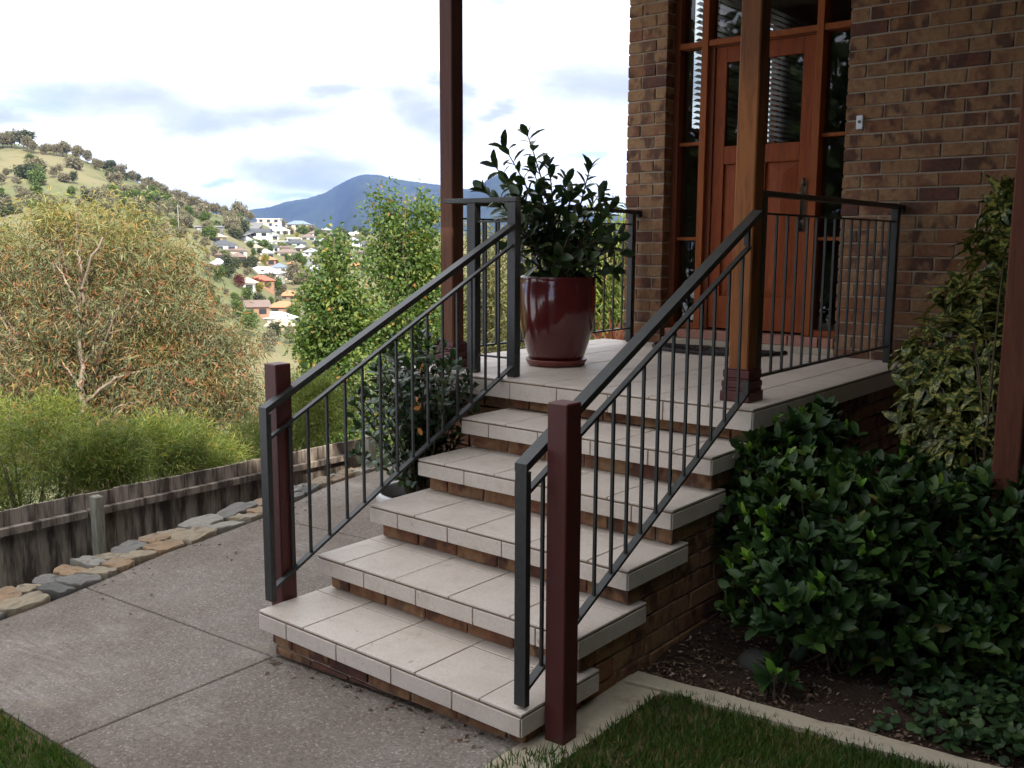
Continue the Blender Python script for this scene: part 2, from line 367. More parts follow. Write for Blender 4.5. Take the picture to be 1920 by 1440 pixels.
def m_soil(nt):
    co = nt.coord(); f = nt.noise(co, 30, 5, .7); return pbsdf(nt, nt.mix(f, (.022, .014, .010), (.060, .039, .028)), .95, .15, nt.bump(f, .8, .02))
def m_lawnsoil(nt):
    co = nt.coord(); f = nt.noise(co, 25, 5, .7); s = nt.noise(co, 3, 3, .6)
    return pbsdf(nt, nt.mix(nt.step(s, .4, .6), nt.mix(f, (.022, .034, .010), (.045, .065, .016)), nt.mix(f, (.09, .06, .035), (.16, .11, .06))), .95, .1, nt.bump(f, .6, .02))
def m_chip(nt):
    return pbsdf(nt, nt.ramp(nt.island(), [(0, (.05, .028, .018)), (.4, (.10, .06, .04)), (.75, (.17, .11, .075)), (.93, (.25, .18, .13)), (1, (.38, .32, .26))]), .9, .15)
def m_fence(nt):
    co = nt.coord(); isl = nt.island(); g = nt.noise(nt.scaled(co, (20, 26, 1.6)), 2, 6, .65); st = nt.noise(nt.scaled(co, (3, 8, 1.3)), 1.4, 4, .65)
    c = nt.mix(g, (.28, .23, .185), (.48, .41, .34)); c = nt.mix(nt.math('MULTIPLY', isl, .4), c, (.19, .15, .12))
    c = nt.mix(nt.math('MULTIPLY', nt.step(st, .42, .58), .85), c, (.045, .034, .028)); return pbsdf(nt, c, .9, .15, nt.bump(g, .5, .006))
def m_fpost(nt):
    co = nt.coord(); g = nt.noise(nt.scaled(co, (20, 20, 3)), 3, 5, .65); return pbsdf(nt, nt.mix(nt.step(g, .35, .7), (.36, .35, .28), (.19, .18, .14)), .9, .15, nt.bump(g, .5, .006))
def m_glaze(nt):
    co = nt.coord(); f = nt.noise(nt.scaled(co, (5, 5, 3)), 1.6, 4, .6, .8); return pbsdf(nt, nt.mix(f, (.060, .006, .008), (.12, .014, .014)), .16, .5, None, coat=.6, coat_rough=.05)
def m_saucer(nt):
    f = nt.noise(nt.coord(), 15, 3); return pbsdf(nt, nt.mix(f, (.13, .028, .022), (.20, .05, .038)), .3, .5)
def m_rubber(nt):
    f = nt.noise(nt.coord(), 60, 3); return pbsdf(nt, nt.mix(f, (.025, .019, .018), (.055, .042, .04)), .8, .3, nt.bump(f, .3, .004))
def plain(c, rough=.6, spec=.4, var=.18, sc=12):
    def fn(nt):
        f = nt.noise(nt.coord(), sc, 4, .6); return pbsdf(nt, nt.mix(f, tuple(q*(1-var) for q in c), tuple(q*(1+var) for q in c)), rough, spec)
    return fn
MT = {}
for k_, f_ in dict(brick=m_brick, mortar=m_mortar, tile=m_tile, grout=m_grout, steel=m_steel, maroon=m_maroon, glass=m_glass, concrete=m_concrete, kerb=m_kerb,
                   soil=m_soil, lawnsoil=m_lawnsoil, chip=m_chip, fence=m_fence, fpost=m_fpost, glaze=m_glaze, saucer=m_saucer, rubber=m_rubber,
                   post=wood((.10, .036, .013), (.165, .062, .021), (.045, .018, .009), .7, wear=(1.75, (.26, .096, .030), .85)),
                   post_red=wood((.070, .027, .020), (.105, .042, .030), (.042, .018, .014), .6, wear=(1.30, (.15, .062, .028), .7)),
                   post_old=wood((.075, .024, .014), (.115, .040, .023), (.04, .015, .010), .8),
                   door=wood((.17, .034, .007), (.27, .060, .011), (.075, .016, .005), .6, sc=(22, 22, 2)),
                   frame=wood((.22, .055, .012), (.31, .084, .018), (.12, .030, .008), .6),
                   frame_dark=wood((.15, .04, .018), (.20, .06, .025), (.09, .025, .012), .5),
                   brass=plain((.10, .085, .06), .4), white=plain((.75, .76, .78), .4, var=.04), dark=plain((.02, .02, .02), .6), soffit=plain((.62, .58, .52), .7, var=.05),
                   render=plain((.45, .40, .34), .8), sill=plain((.36, .17, .12), .8, var=.3), plinth=plain((.40, .34, .26), .9, var=.2), roof_tile=plain((.25, .12, .08), .8),
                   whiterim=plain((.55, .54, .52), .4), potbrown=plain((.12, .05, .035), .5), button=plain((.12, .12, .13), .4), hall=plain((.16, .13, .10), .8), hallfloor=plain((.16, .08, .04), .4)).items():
    MT[k_] = mat(k_, f_)
BR = [MT['brick'], MT['mortar']]
STONE_COLS = {'orange brown': (.31, .205, .12), 'tan': (.32, .255, .17), 'blue grey': (.185, .172, .152), 'pale grey': (.29, .265, .225), 'rusty red': (.32, .145, .085), 'dark grey': (.12, .115, .105)}
def m_stone(c, alt):
    def fn(nt):
        co = nt.coord(); n = nt.noise(co, 6, 5, .65); f = nt.noise(co, 45, 4, .7)
        k = nt.mix(nt.step(n, .45, .62), c, alt); k = nt.mix(f, nt.mix(1, k, (.7, .7, .7), 'MULTIPLY'), k); return pbsdf(nt, k, .85, .25, nt.bump(f, .6, .008))
    return fn
for k_, c_ in STONE_COLS.items(): MT['stone '+k_] = mat('stone', m_stone(c_, tuple(np.array(c_)*.6+np.array((.09, .085, .075)))))

# ------------------------------------------------------------------ dimensions
SW, G_, H_, T_ = 1.4585, .3242, .1669, .0833           # stair width, going, riser, tread edge
ZP = 5*H_ + .002                                       # porch floor
YP = 5*G_                                              # porch front edge
PL, PR = -.874, 1.485                                  # porch left and right edges
YW, YD = 3.896, 4.02                                   # brick face, door face
def gz(x, y): return -.211 + .05*min(x, 1.5) + .012*y + (.02*(x-1.5) if x > 1.5 else 0)
rng0 = np.random.default_rng(5)

def brick_face(mb, u0, u1, z0, z1, org, U, N, depth=.1, course=.086, phase=0, rows0=0, rng=rng0, skip=None):
    """laid bricks: each a box of its own on the plane org + u*U, outward normal N"""
    U = np.array(U, float); N = np.array(N, float); R = np.stack([U, -N, (0, 0, 1)], 1); r = rows0; z = z0
    while z < z1-.02:
        h = min(course, z1-z)-.010; u = u0-(.12 if (r+phase) % 2 else 0)
        while u < u1-.01:
            a, b = max(u, u0), min(u+.24, u1)
            if b-a > .03 and not (skip and skip((a+b)/2, z+h/2)):
                d = rng.normal()*.0018
                lo = a+(.005 if a > u0 else 0); hi = b-(.005 if b < u1 else 0)
                mb.box(lo, hi, d, depth, z+.005, z+.005+h, 0, .004, R=R, o=org, jit=.0022, rng=rng)
            u += .24
        z += course; r += 1

# ------------------------------------------------------------------ front steps
steps = thing('front_steps', 'flight of five beige tiled steps on brick risers leading up to the porch', 'steps', (SW/2, 0, gz(.7, 0)))
X0, X1, OV = .03, SW-.03, .055
mb = MB(); core = []
for i in range(6):                                       # stepped core of mortar behind the brickwork
    ya = i*G_+OV+.012; yb = 1.78
    if i == 5: continue
    mb.box(X0+.012, X1-.012, ya, yb, -.5 if i == 0 else (i-1)*H_-.01, i*H_-T_+.004, 1)
for i in range(5):
    zt = i*H_-T_-.001; zb = -.42 if i == 0 else (i-1)*H_+.001
    if i == 0: brick_face(mb, X0, X1, zt-.084*4, zt, (0, i*G_+OV, 0), (1, 0, 0), (0, -1, 0), course=.084, phase=0)
    else: brick_face(mb, X0, X1, zb, zt, (0, i*G_+OV, 0), (1, 0, 0), (0, -1, 0), course=zt-zb+.002, phase=i)
brick_face(mb, X0, X1, 4*H_+.001, 5*H_-T_-.004, (0, 5*G_+OV, 0), (1, 0, 0), (0, -1, 0), course=.0838, phase=1)
cz = H_/2
for xs, nn in ((X1, 1), (X0, -1)):                       # flank walls, stepping back with the flight
    for k in range(14):
        z = -T_-5*cz+k*cz
        if z+cz > 5*H_-.10: break
        i = max(0, math.ceil((z+cz+T_)/H_-1e-3))
        brick_face(mb, i*G_+OV+.103, 1.72, z, z+cz, (xs, 0, 0), (0, 1, 0), (nn, 0, 0), depth=.1, course=cz+.0004, phase=k)
mb.link('brick_base', BR, steps)
def tiled(mb, x0, x1, y0, y1, z1, xs_top, xs_front, ys_top, left=True, right=True, t=T_, j=.006, back=False):
    """tiles of their own on a grout bed: top, front edge and side edges"""
    mb.box(x0+.004, x1-.004, y0+.004, y1, z1-t+.002, z1-.003, 1)
    xs = [x0]+list(xs_top)+[x1]; ys = [y0]+list(ys_top)+[y1]
    for a, b in zip(xs[:-1], xs[1:]):
        for c, d in zip(ys[:-1], ys[1:]):
            mb.box(a+(j/2 if a > x0 else 0), b-(j/2 if b < x1 else 0), c+(j/2 if c > y0 else .001), d-(j/2 if d < y1 else 0), z1-.009, z1+rng0.normal()*.0004, 0, .0015)
    zt = z1-.009-.008
    xs = [x0]+list(xs_front)+[x1]
    for a, b in zip(xs[:-1], xs[1:]):
        mb.box(a+(j/2 if a > x0 else .0), b-(j/2 if b < x1 else .006), y0-.001+rng0.normal()*.0004, y0+.009, z1-t, zt, 0, .0015)
    if right: mb.box(x1-.009, x1+.0005, y0+.004, y1, z1-t, zt, 0, .0015)
    if left: mb.box(x0-.0005, x0+.009, y0+.010, y1, z1-t, zt, 0, .0015)
even_t, odd_t = [.298, .624, .95, 1.269], [.181, .501, .817, 1.137]
even_f, odd_f = [.187, .506, .822, 1.138], [.312, .631, .948, 1.262]
for i in range(5):
    mb = MB(); tiled(mb, 0, SW, i*G_, i*G_+.463, i*H_, even_t if i % 2 == 0 else odd_t, even_f if i % 2 == 0 else odd_f, [i*G_+.318])
    mb.link('tread', [MT['tile'], MT['grout']], steps)

# ------------------------------------------------------------------ porch
porch = thing('entry_porch', 'raised porch platform with pale square floor tiles and brick base below the front door', 'porch', (.3, 2.8, gz(.3, 2.8)))
mb = MB()
xs = [PL+.2+.322*k for k in range(0, 7)]; fx = [-.70, -.375, .057, .377, .697, 1.018, 1.338]
tiled(mb, PL, PR, YP, YW-.002, ZP, [x for x in xs if x < PR-.05], fx, [YP+.318*k for k in range(1, 8)], t=.104)
mb.link('floor', [MT['tile'], MT['grout']], porch)
mb = MB()
xl, xr_ = PL+.055, PR-.055; zb = ZP-.104-.002
mb.box(xl+.02, xr_-.02, YP+OV+.15, YW-.005, -.6, zb, 1)
brick_face(mb, xl, -.0, zb-.0835*13, zb, (0, YP+OV+.055, 0), (1, 0, 0), (0, -1, 0), course=.0835, phase=1)
brick_face(mb, YP+OV+.155, YW, zb-.0835*13, zb, (xr_, 0, 0), (0, 1, 0), (1, 0, 0), course=.0835)
brick_face(mb, YP+OV+.155, YW, zb-.0835*13, zb, (xl, 0, 0), (0, 1, 0), (-1, 0, 0), course=.0835)
mb.link('brick_base', BR, porch)

# ------------------------------------------------------------------ brick house
house = thing('brick_house', 'brown brick house with a timber framed glazed entrance and panelled front door', 'house', (1.5, 6, gz(1.5, 4)))
ZR = 3.70; OX0, OX1 = -.365, .965; PX0 = -.695
mb = MB()
zc = 1.841-.086*24                                         # course lines measured off the wall
brick_face(mb, OX1, 7.0, zc, ZR, (0, YW, 0), (1, 0, 0), (0, -1, 0), depth=.11, phase=0)
mb.box(OX1+.006, 7.0, YW+.009, YW+.16, -.6, ZR, 1)
brick_face(mb, PX0, OX0, zc, ZR, (0, YW, 0), (1, 0, 0), (0, -1, 0), depth=.11, phase=1)
mb.box(PX0+.006, OX0-.006, YW+.009, YW+.16, -.6, ZR, 1)
# left side wall with a window opening into the hall
WY0, WY1, WZ0, WZ1 = 4.65, 6.31, 2.45, 3.66
for a, b, c, d in ((YW+.16, WY0, -.6, 3.73), (WY1, 12, -.6, 3.73), (WY0, WY1, -.6, WZ0), (WY0, WY1, WZ1, 3.73), (5.14, 5.96, WZ0, WZ1)): mb.box(PX0+.01, PX0+.12, a, b, c, d, 1)
brick_face(mb, YW+.12, 12, zc, 3.73, (PX0, 0, 0), (0, 1, 0), (-1, 0, 0), depth=.009, skip=lambda u, z: WY0-.12 < u < WY1+.12 and WZ0-.05 < z < WZ1+.05)
mb.box(6.88, 7, YW+.16, 12, -.6, 3.73, 1); mb.box(PX0+.13, 6.87, 11.88, 12, -.6, 3.73, 1)
mb.link('wall', BR, house)
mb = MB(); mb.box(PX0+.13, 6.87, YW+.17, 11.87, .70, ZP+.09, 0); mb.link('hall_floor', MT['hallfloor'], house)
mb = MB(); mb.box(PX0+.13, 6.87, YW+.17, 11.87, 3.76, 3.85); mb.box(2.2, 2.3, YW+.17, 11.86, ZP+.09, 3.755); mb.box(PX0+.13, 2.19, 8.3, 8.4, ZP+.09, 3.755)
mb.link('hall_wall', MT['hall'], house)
# roof: verandah soffit, beam, hip and front eave, lengthened past the posts to cast shade
rf = None
mb = MB(); mb.box(-.95, 8.2, .78, YW+.11, ZR+.004, ZR+.03, 0); rf = mb.link('verandah_soffit', MT['soffit'], house)
mb = MB(); mb.box(-.75, 8.0, 1.765, 1.885, ZR-.26, ZR, 0, .004); mb.link('verandah_beam', MT['post_red'], house)
mb = MB(); e = [(-1.0, .72), (8.2, .72), (8.2, 12.6), (-1.0, 12.6)]; z0 = ZR+.036
v = [(x, y, z0) for x, y in e]+[(x, y, z0+.18) for x, y in e]+[(3.0, 6.5, z0+2.3), (4.0, 7.5, z0+2.3)]
mb.add(v, [(3, 2, 1, 0), (0, 1, 5, 4), (1, 2, 6, 5), (2, 3, 7, 6), (3, 0, 4, 7), (4, 5, 9, 8), (5, 6, 9), (6, 7, 8, 9), (7, 4, 8)]); mb.link('roof', MT['roof_tile'], house)
# entrance frame with its panes
DZ0, DZ1 = .965, 2.955
fr = thing('entrance_frame', None, None, (.3, YD, ZP)); fr.parent = house; fr.location = tuple(np.array((.3, YD, ZP))-np.array(house.location))
SX0, SX1, MX0, MX1, NX0, NX1, EX0, EX1 = OX0+.045, -.138, -.138, -.086, .708, .756, .756, .93
mb = MB(); F0, F1 = YD-.006, YD+.10
mb.box(OX0+.001, SX0, F0-.01, F1, ZP+.115, ZR, 0, .003); mb.box(EX1, OX1-.001, F0, F1, ZP+.115, ZR, 0, .003)
mb.link('jamb', MT['frame_dark'], fr)
mb = MB(); mb.box(MX0, MX1, F0-.028, F1, ZP+.115, ZR, 0, .003); mb.link('mullion', MT['frame'], fr)
mb = MB(); mb.box(NX0, NX1, F0-.028, F1, ZP+.115, ZR, 0, .003); mb.link('mullion', MT['frame'], fr)
def one(name, mt, *bx, c=.002): mb = MB(); mb.box(*bx, 0, c); return mb.link(name, MT[mt], fr)
for a, b in ((SX0, MX0), (MX1, NX0), (EX0, EX1)): one('transom', 'frame', a, b, F0-.02, F1, 2.965, 3.005)
for a, b in ((SX0, MX0), (EX0, EX1)):
    for z in (2.297, 1.612): one('glazing_bar', 'frame', a, b, F0+.012, F1-.03, z-.012, z+.012)
    one('bottom_rail', 'frame', a, b, F0, F1, ZP+.115, ZP+.155)
for a, b in ((SX0, MX0), (EX0, EX1)):
    for z0_, z1_ in ((ZP+.155, 1.60), (1.624, 2.285), (2.309, 2.965)):
        mb = MB(); mb.box(a+.001, b-.001, YD+.045, YD+.051, z0_+.001, z1_-.001); mb.link('pane', MT['glass'], fr)
for a, b in ((SX0, MX0), (MX1, NX0), (EX0, EX1)):
    mb = MB(); mb.box(a+.001, b-.001, YD+.045, YD+.051, 3.006, ZR-.002); mb.link('pane', MT['glass'], fr)
mb = MB(); mb.box(MX1, MX1+.038, F0+.01, F1, ZP+.118, 2.964, 0, .003); mb.box(NX0-.018, NX0, F0+.01, F1, ZP+.118, 2.964, 0, .003); mb.box(MX1+.038, NX0-.018, F0+.01, F1, DZ1+.001, 2.964); mb.link('door_stop', MT['frame_dark'], fr)
mb = MB()
for k in range(12):
    x = OX0+.02+k*.1085; mb.box(x, min(x+.1, OX1-.005), YW+.03+.01*0, YD+.10, ZP+.048, ZP+.112, 0, .003, jit=.001, rng=rng0)
mb.link('brick_sill', MT['sill'], fr)
mb = MB(); mb.box(OX0+.004, OX1-.004, YW+.012, YD+.10, ZP-.02, ZP+.046, 0, .003); mb.link('plinth', MT['plinth'], fr)
# door
dr = thing('front_door', None, None, (.3, YD, ZP)); dr.parent = house; dr.location = fr.location
A, B = -.046, .688; mb = MB(); D0, D1 = YD+.018, YD+.058
mid = (A+B)/2
def bar(a, b, z0_, z1_): mb.box(a, b, D0, D1, z0_, z1_, 0, .002)
bar(A, A+.085, DZ0, DZ1); bar(B-.085, B, DZ0, DZ1); bar(mid-.04, mid+.04, DZ0, 2.14); bar(mid-.028, mid+.028, 2.265, 2.845)
for z0_, z1_ in ((DZ0, 1.20), (2.14, 2.265), (2.845, DZ1)): bar(A+.085, B-.085, z0_, z1_)
mb.link('door_leaf', MT['door'], dr)
for a, b in ((A+.085, mid-.04), (mid+.04, B-.085)):
    mb = MB(); z0_, z1_ = 1.20, 2.14; r = (b-a)/2; y0_, y1_ = D0+.020, D0+.002; x_ = (a+b)/2
    mb.add([(a, y0_, z0_), (b, y0_, z0_), (b, y0_, z1_), (a, y0_, z1_), (x_, y1_, z0_+.12), (x_, y1_, z1_-.085)], [(0, 1, 4), (1, 2, 5, 4), (2, 3, 5), (3, 0, 4, 5)]); mb.link('raised_panel', MT['door'], dr)
for a, b in ((A+.085, mid-.028), (mid+.028, B-.085)):
    mb = MB(); mb.box(a, b, D0+.017, D0+.022, 2.265, 2.845); mb.link('glass_pane', MT['glass'], dr)
mb = MB(); hx = B-.04
mb.box(hx-.021, hx+.021, D0-.006, D0-.0005, 1.66, 2.0, 0, .002); mb.box(hx-.016, hx+.016, D0-.010, D0-.005, 1.69, 1.74, 0, .002)
mb.tube([(hx, D0-.004, 1.90), (hx, D0-.045, 1.90)], .011, 10)
mb.tube([(hx, D0-.036, 1.90), (hx, D0-.045, 1.90), (hx, D0-.06, 1.90), (hx, D0-.070, 1.90)], [.014, .028, .028, .012], 14)
mb.tube([(hx, D0-.006, 1.97), (hx, D0-.02, 1.985), (hx, D0-.02, 2.01), (hx, D0-.004, 2.02)], [.010, .014, .012, .006], 8); mb.link('handle', MT['brass'], dr, True)
# hall window with its blind (seen through the door glass)
wd = thing('hall_window', None, None, (0, 0, 0)); wd.parent = house; wd.location = tuple(-np.array(house.location))
mb = MB()
for a, b, c, d in ((WY0, WY0+.05, WZ0, WZ1), (WY1-.05, WY1, WZ0, WZ1), (WY0+.05, WY1-.05, WZ0, WZ0+.05), (WY0+.05, WY1-.05, WZ1-.05, WZ1), (5.10, 5.14, WZ0+.05, WZ1-.05), (5.96, 6.0, WZ0+.05, WZ1-.05)): mb.box(PX0+.04, PX0+.10, a, b, c, d, 0, .003)
mb.link('window_frame', MT['frame_dark'], wd)
for a, b in ((WY0+.051, 5.099), (6.001, WY1-.051)): mb = MB(); mb.box(PX0+.06, PX0+.066, a, b, WZ0+.051, WZ1-.051); mb.link('pane', MT['glass'], wd)
mb = MB(); z = WZ0+.03
while z < WZ1: mb.beam((PX0+.15, WY0, z), (PX0+.15, 6.75, z), .036, .003, up=(-.42, 0, 1), c=0); z += .046
mb.link('blind', MT['white'], wd)
mb = MB(); mb.box(1.042, 1.084, YW-.022, YW-.003, 2.30, 2.385, 0, .003)
bell = mb.link('doorbell', MT['white']); tag(bell, 'small white doorbell button on the brick wall right of the door', 'doorbell')
mb = MB(); mb.tube([(1.063, YW-.0215, 2.345), (1.063, YW-.026, 2.345)], .010, 16); mb.link('button', MT['button'], bell)

# ------------------------------------------------------------------ timber posts and newels
def timber_post(x, y, mt, label, ztop, base=True, z0=ZP):
    t = thing('porch_post', label, 'post', (x, y, z0), 'timber posts carrying the verandah roof')
    mb = MB(); w = .05; mb.box(x-w, x+w, y-w, y+w, z0+.002, ztop, 0, .006); mb.link('shaft', mt, t)
    if base:
        mb = MB()
        for a, b, e in ((.001, .050, .026), (.050, .066, .020), (.066, .098, .022), (.098, .112, .015), (.112, .150, .018), (.150, .158, .010)):
            mb.box(x-w-e, x+w+e, y-w-e, y+w+e, z0+a, z0+b-.0005, 0, .004)
        mb.link('base_moulding', MT['maroon'], t)
    return t
timber_post(1.325, 1.825, MT['post'], 'weathered orange brown timber post at the head of the near stair railing', ZR-.26)
timber_post(-.557, 1.825, MT['post_red'], 'dark reddish timber post standing left of the large maroon pot', ZR-.26)
timber_post(2.50, 1.825, MT['post_old'], 'dark red timber post at the right edge among yellow speckled leaves', ZR-.26, False, -.14)
def newel(x, y, zt, label):
    z0 = gz(x, y)-.12
    t = thing('newel_post', label, 'post', (x, y, gz(x, y)), 'maroon newel posts at the foot of the steps')
    mb = MB(); w = .041; mb.box(x-w, x+w, y-w, y+w, z0, zt, 0, .004); mb.link('shaft', MT['maroon'], t)
    mb = MB(); mb.tube([(x+w+.0006, y, zt-.05), (x+w-.004, y, zt-.05)], .0065, 12); mb.link('bolt_hole', MT['dark'], t)
newel(-.049, .173, 1.054, 'maroon square post at the foot of the steps nearest the paling fence')
newel(SW+.047, .160, 1.055, 'maroon square post at the foot of the steps nearest the lawn')

# ------------------------------------------------------------------ stair railings
def stair_rail(name, label, xa, w, top, sec, bot, bal, y_end, mt=MT['steel']):
    """top, sec, bot: ((y0,z0),(y1,z1)) of the upper faces of the three sloping bars"""
    t = thing('stair_railing', label, 'railing', (xa, top[0][0], -.1), 'dark grey steel railings of the steps')
    lin = lambda l, y: l[0][1]+(l[1][1]-l[0][1])*(y-l[0][0])/(l[1][0]-l[0][0])
    mb = MB(); mb.shear_bar(top[0][0], top[0][1], y_end, lin(top, y_end), xa-w/2, xa+w/2, .029); mb.link('handrail', mt, t)
    mb = MB(); mb.box(xa-w/2+.0005, xa+w/2-.0005, top[0][0]+.0005, top[0][0]+.026, lin(bot, top[0][0])-.045, top[0][1]-.027, 0, .001); mb.link('end_post', mt, t)
    ys = top[0][0]+.027
    mb = MB(); mb.shear_bar(ys, lin(sec, ys), sec[1][0], lin(sec, sec[1][0]), xa-.012, xa+.012, .014); mb.link('lower_rail', mt, t)
    mb = MB(); mb.shear_bar(ys, lin(bot, ys), bot[1][0], lin(bot, bot[1][0]), xa-.015, xa+.015, .014); mb.link('bottom_rail', mt, t)
    for y in bal:
        mb = MB(); zb_ = lin(bot, y)-.006; zt_ = lin(sec, y)-.006; mb.box(xa-.006, xa+.006, y-.006, y+.006, zb_, zt_, 0, .001); mb.link('baluster', mt, t)
    return t, lin
balL = [.188, .290, .399, .507, .614, .726, .833, .940, 1.047, 1.156, 1.266, 1.374, 1.487, 1.598]
tL, lin = stair_rail('L', 'sloping dark grey steel railing on the fence side of the steps', .0, .05, ((.052, .880), (1.696, 1.676)), ((.088, .754), (1.706, 1.570)), ((.089, .088), (1.711, .905)), balL, 1.70)
balR = [.147, .252, .357, .462, .571, .672, .776, .888, .994, 1.107, 1.219, 1.331, 1.455, 1.576]
tR, lin = stair_rail('R', 'sloping dark grey steel railing on the garden side of the steps', SW-.03, .05, ((.026, .858), (1.665, 1.706)), ((.09, .777), (1.628, 1.566)), ((.06, .075), (1.66, .905)), balR, 1.70)
mb = MB(); mb.box(SW-.042, SW-.018, 1.60, 1.62, 1.566, 1.655, 0, .001); mb.link('bracket', MT['steel'], tR)
mb = MB(); mb.box(SW-.045, SW-.015, 1.648, 1.672, .885, .955, 0, .001); mb.link('bracket', MT['steel'], tR)

# ------------------------------------------------------------------ porch railings
ZT = ZP+.985
def post_mb(x, y, z0, z1, w=.03): mb = MB(); mb.box(x-w, x+w, y-.024, y+.024, z0, z1, 0, .003); return mb
tP = thing('porch_railing', 'level dark grey steel railing on the garden side of the porch', 'railing', (1.35, 2.85, ZP), 'level steel railings round the porch')
mb = MB(); mb.box(1.325, 1.375, 1.878, 3.86, ZT-.026, ZT, 0, .002); mb.link('handrail', MT['steel'], tP)
mb = MB(); mb.box(1.325, 1.375, 3.86, YW-.002, ZT-.050, ZT-.002, 0, .002); mb.link('wall_bracket', MT['steel'], tP)
post_mb(1.35, 3.80, ZP+.002, ZT-.027, .022).link('post', MT['steel'], tP); post_mb(1.35, 1.905, ZP+.002, ZT-.027, .022).link('post', MT['steel'], tP)
mb = MB(); mb.box(1.340, 1.360, 1.930, 3.775, ZP+.875, ZP+.885, 0, .001); mb.link('lower_rail', MT['steel'], tP)
mb = MB(); mb.box(1.338, 1.362, 1.930, 3.775, ZP+.100, ZP+.112, 0, .001); mb.link('bottom_rail', MT['steel'], tP)
for y in [2.082, 2.207, 2.327, 2.452, 2.570, 2.695, 2.821, 2.942, 3.066, 3.196, 3.325, 3.454, 3.580, 3.700]:
    mb = MB(); mb.box(1.344, 1.356, y-.006, y+.006, ZP+.111, ZP+.876, 0, .001); mb.link('baluster', MT['steel'], tP)
tQ = thing('porch_railing', 'level dark grey steel railing behind the maroon pot on the valley side', 'railing', (-.57, 2.85, ZP), 'level steel railings round the porch')
mb = MB(); mb.box(-.595, -.545, 1.878, 3.86, ZT-.026, ZT, 0, .002); mb.link('handrail', MT['steel'], tQ)
mb = MB(); mb.box(-.595, -.545, 3.86, YW-.002, ZT-.050, ZT-.002, 0, .002); mb.link('wall_bracket', MT['steel'], tQ)
post_mb(-.57, 3.80, ZP+.002, ZT-.027, .022).link('post', MT['steel'], tQ)
mb = MB(); mb.box(-.580, -.560, 1.878, 3.775, ZP+.875, ZP+.885, 0, .001); mb.link('lower_rail', MT['steel'], tQ)
mb = MB(); mb.box(-.582, -.558, 1.878, 3.775, ZP+.100, ZP+.112, 0, .001); mb.link('bottom_rail', MT['steel'], tQ)
for y in [2.00, 2.12, 2.24, 2.365, 2.496, 2.605, 2.727, 2.845, 2.965, 3.085, 3.205, 3.326, 3.445, 3.565, 3.683]:
    mb = MB(); mb.box(-.576, -.564, y-.006, y+.006, ZP+.111, ZP+.876, 0, .001); mb.link('baluster', MT['steel'], tQ)
tF = thing('porch_railing', 'short level steel railing panel between the reddish post and the stair head', 'railing', (-.2, 1.73, ZP), 'level steel railings round the porch')
mb = MB(); mb.box(-.505, .027, 1.704, 1.756, ZT-.026, ZT, 0, .002); mb.link('handrail', MT['steel'], tF)
mb = MB(); mb.box(-.036, .024, 1.705, 1.755, ZP+.002, ZT-.027, 0, .003); mb.link('post', MT['steel'], tF)
mb = MB(); mb.box(-.332, -.268, 1.705, 1.755, ZP+.002, ZT-.027, 0, .003); mb.link('post', MT['steel'], tF)
mb = MB(); mb.box(-.267, -.037, 1.720, 1.740, ZP+.850, ZP+.860, 0, .001); mb.link('lower_rail', MT['steel'], tF)
mb = MB(); mb.box(-.267, -.037, 1.720, 1.740, ZP+.098, ZP+.108, 0, .001); mb.link('bottom_rail', MT['steel'], tF)
for x in (-.211, -.116):
    mb = MB(); mb.box(x-.006, x+.006, 1.724, 1.736, ZP+.107, ZP+.851, 0, .001); mb.link('baluster', MT['steel'], tF)

# ------------------------------------------------------------------ pots, mat
pot = thing('plant_pot', 'large glazed maroon pot standing on the porch tiles', 'pot', (-.16, 2.33, ZP))
px, py = -.16, 2.33
mb = MB(); o = ZP+.022
mb.lathe([(.0, o), (.154, o), (.162, o+.008), (.180, o+.06), (.205, o+.14), (.224, o+.22), (.234, o+.30), (.2385, o+.37), (.2385, o+.42), (.235, o+.47), (.231, o+.495), (.233, o+.505), (.234, o+.513), (.230, o+.520), (.220, o+.520), (.214, o+.512), (.214, o+.47)], px, py, 64)
mb.link('body', MT['glaze'], pot, True)
mb = MB(); mb.lathe([(0, ZP+.002), (.150, ZP+.002), (.174, ZP+.006), (.186, ZP+.030), (.189, ZP+.040), (.184, ZP+.042), (.176, ZP+.026), (.150, ZP+.018), (0, ZP+.018)], px, py, 64); mb.link('saucer', MT['saucer'], pot, True)
mb = MB(); a = np.linspace(0, 2*math.pi, 33)[:-1]; mb.prism([(px+.2135*math.cos(q), py+.2135*math.sin(q)) for q in a], ZP+.45, ZP+.485); mb.link('soil', MT['soil'], pot)
pot2 = thing('plant_pot', 'brown pot with a pale rim on the concrete path beside the steps', 'pot', (-.30, 1.30, gz(-.3, 1.3)))
z2 = gz(-.3, 1.3); mb = MB(); mb.lathe([(0, z2+.003), (.17, z2+.003), (.185, z2+.05), (.225, z2+.30), (.238, z2+.37)], -.30, 1.30, 48); mb.link('body', MT['potbrown'], pot2, True)
mb = MB(); mb.lathe([(.239, z2+.371), (.252, z2+.374), (.252, z2+.428), (.247, z2+.437), (.231, z2+.437), (.226, z2+.428), (.226, z2+.33)], -.30, 1.30, 48); mb.link('rim', MT['whiterim'], pot2, True)
mb = MB(); mb.prism([(-.30+.226*math.cos(q), 1.30+.226*math.sin(q)) for q in a], z2+.33, z2+.36); mb.link('soil', MT['soil'], pot2)
mb = MB(); q = np.linspace(math.pi, 2*math.pi, 41); pl = [(.19+.50*math.cos(w), 3.80+.43*math.sin(w)) for w in q]
mb.prism(pl, ZP+.004, ZP+.016)
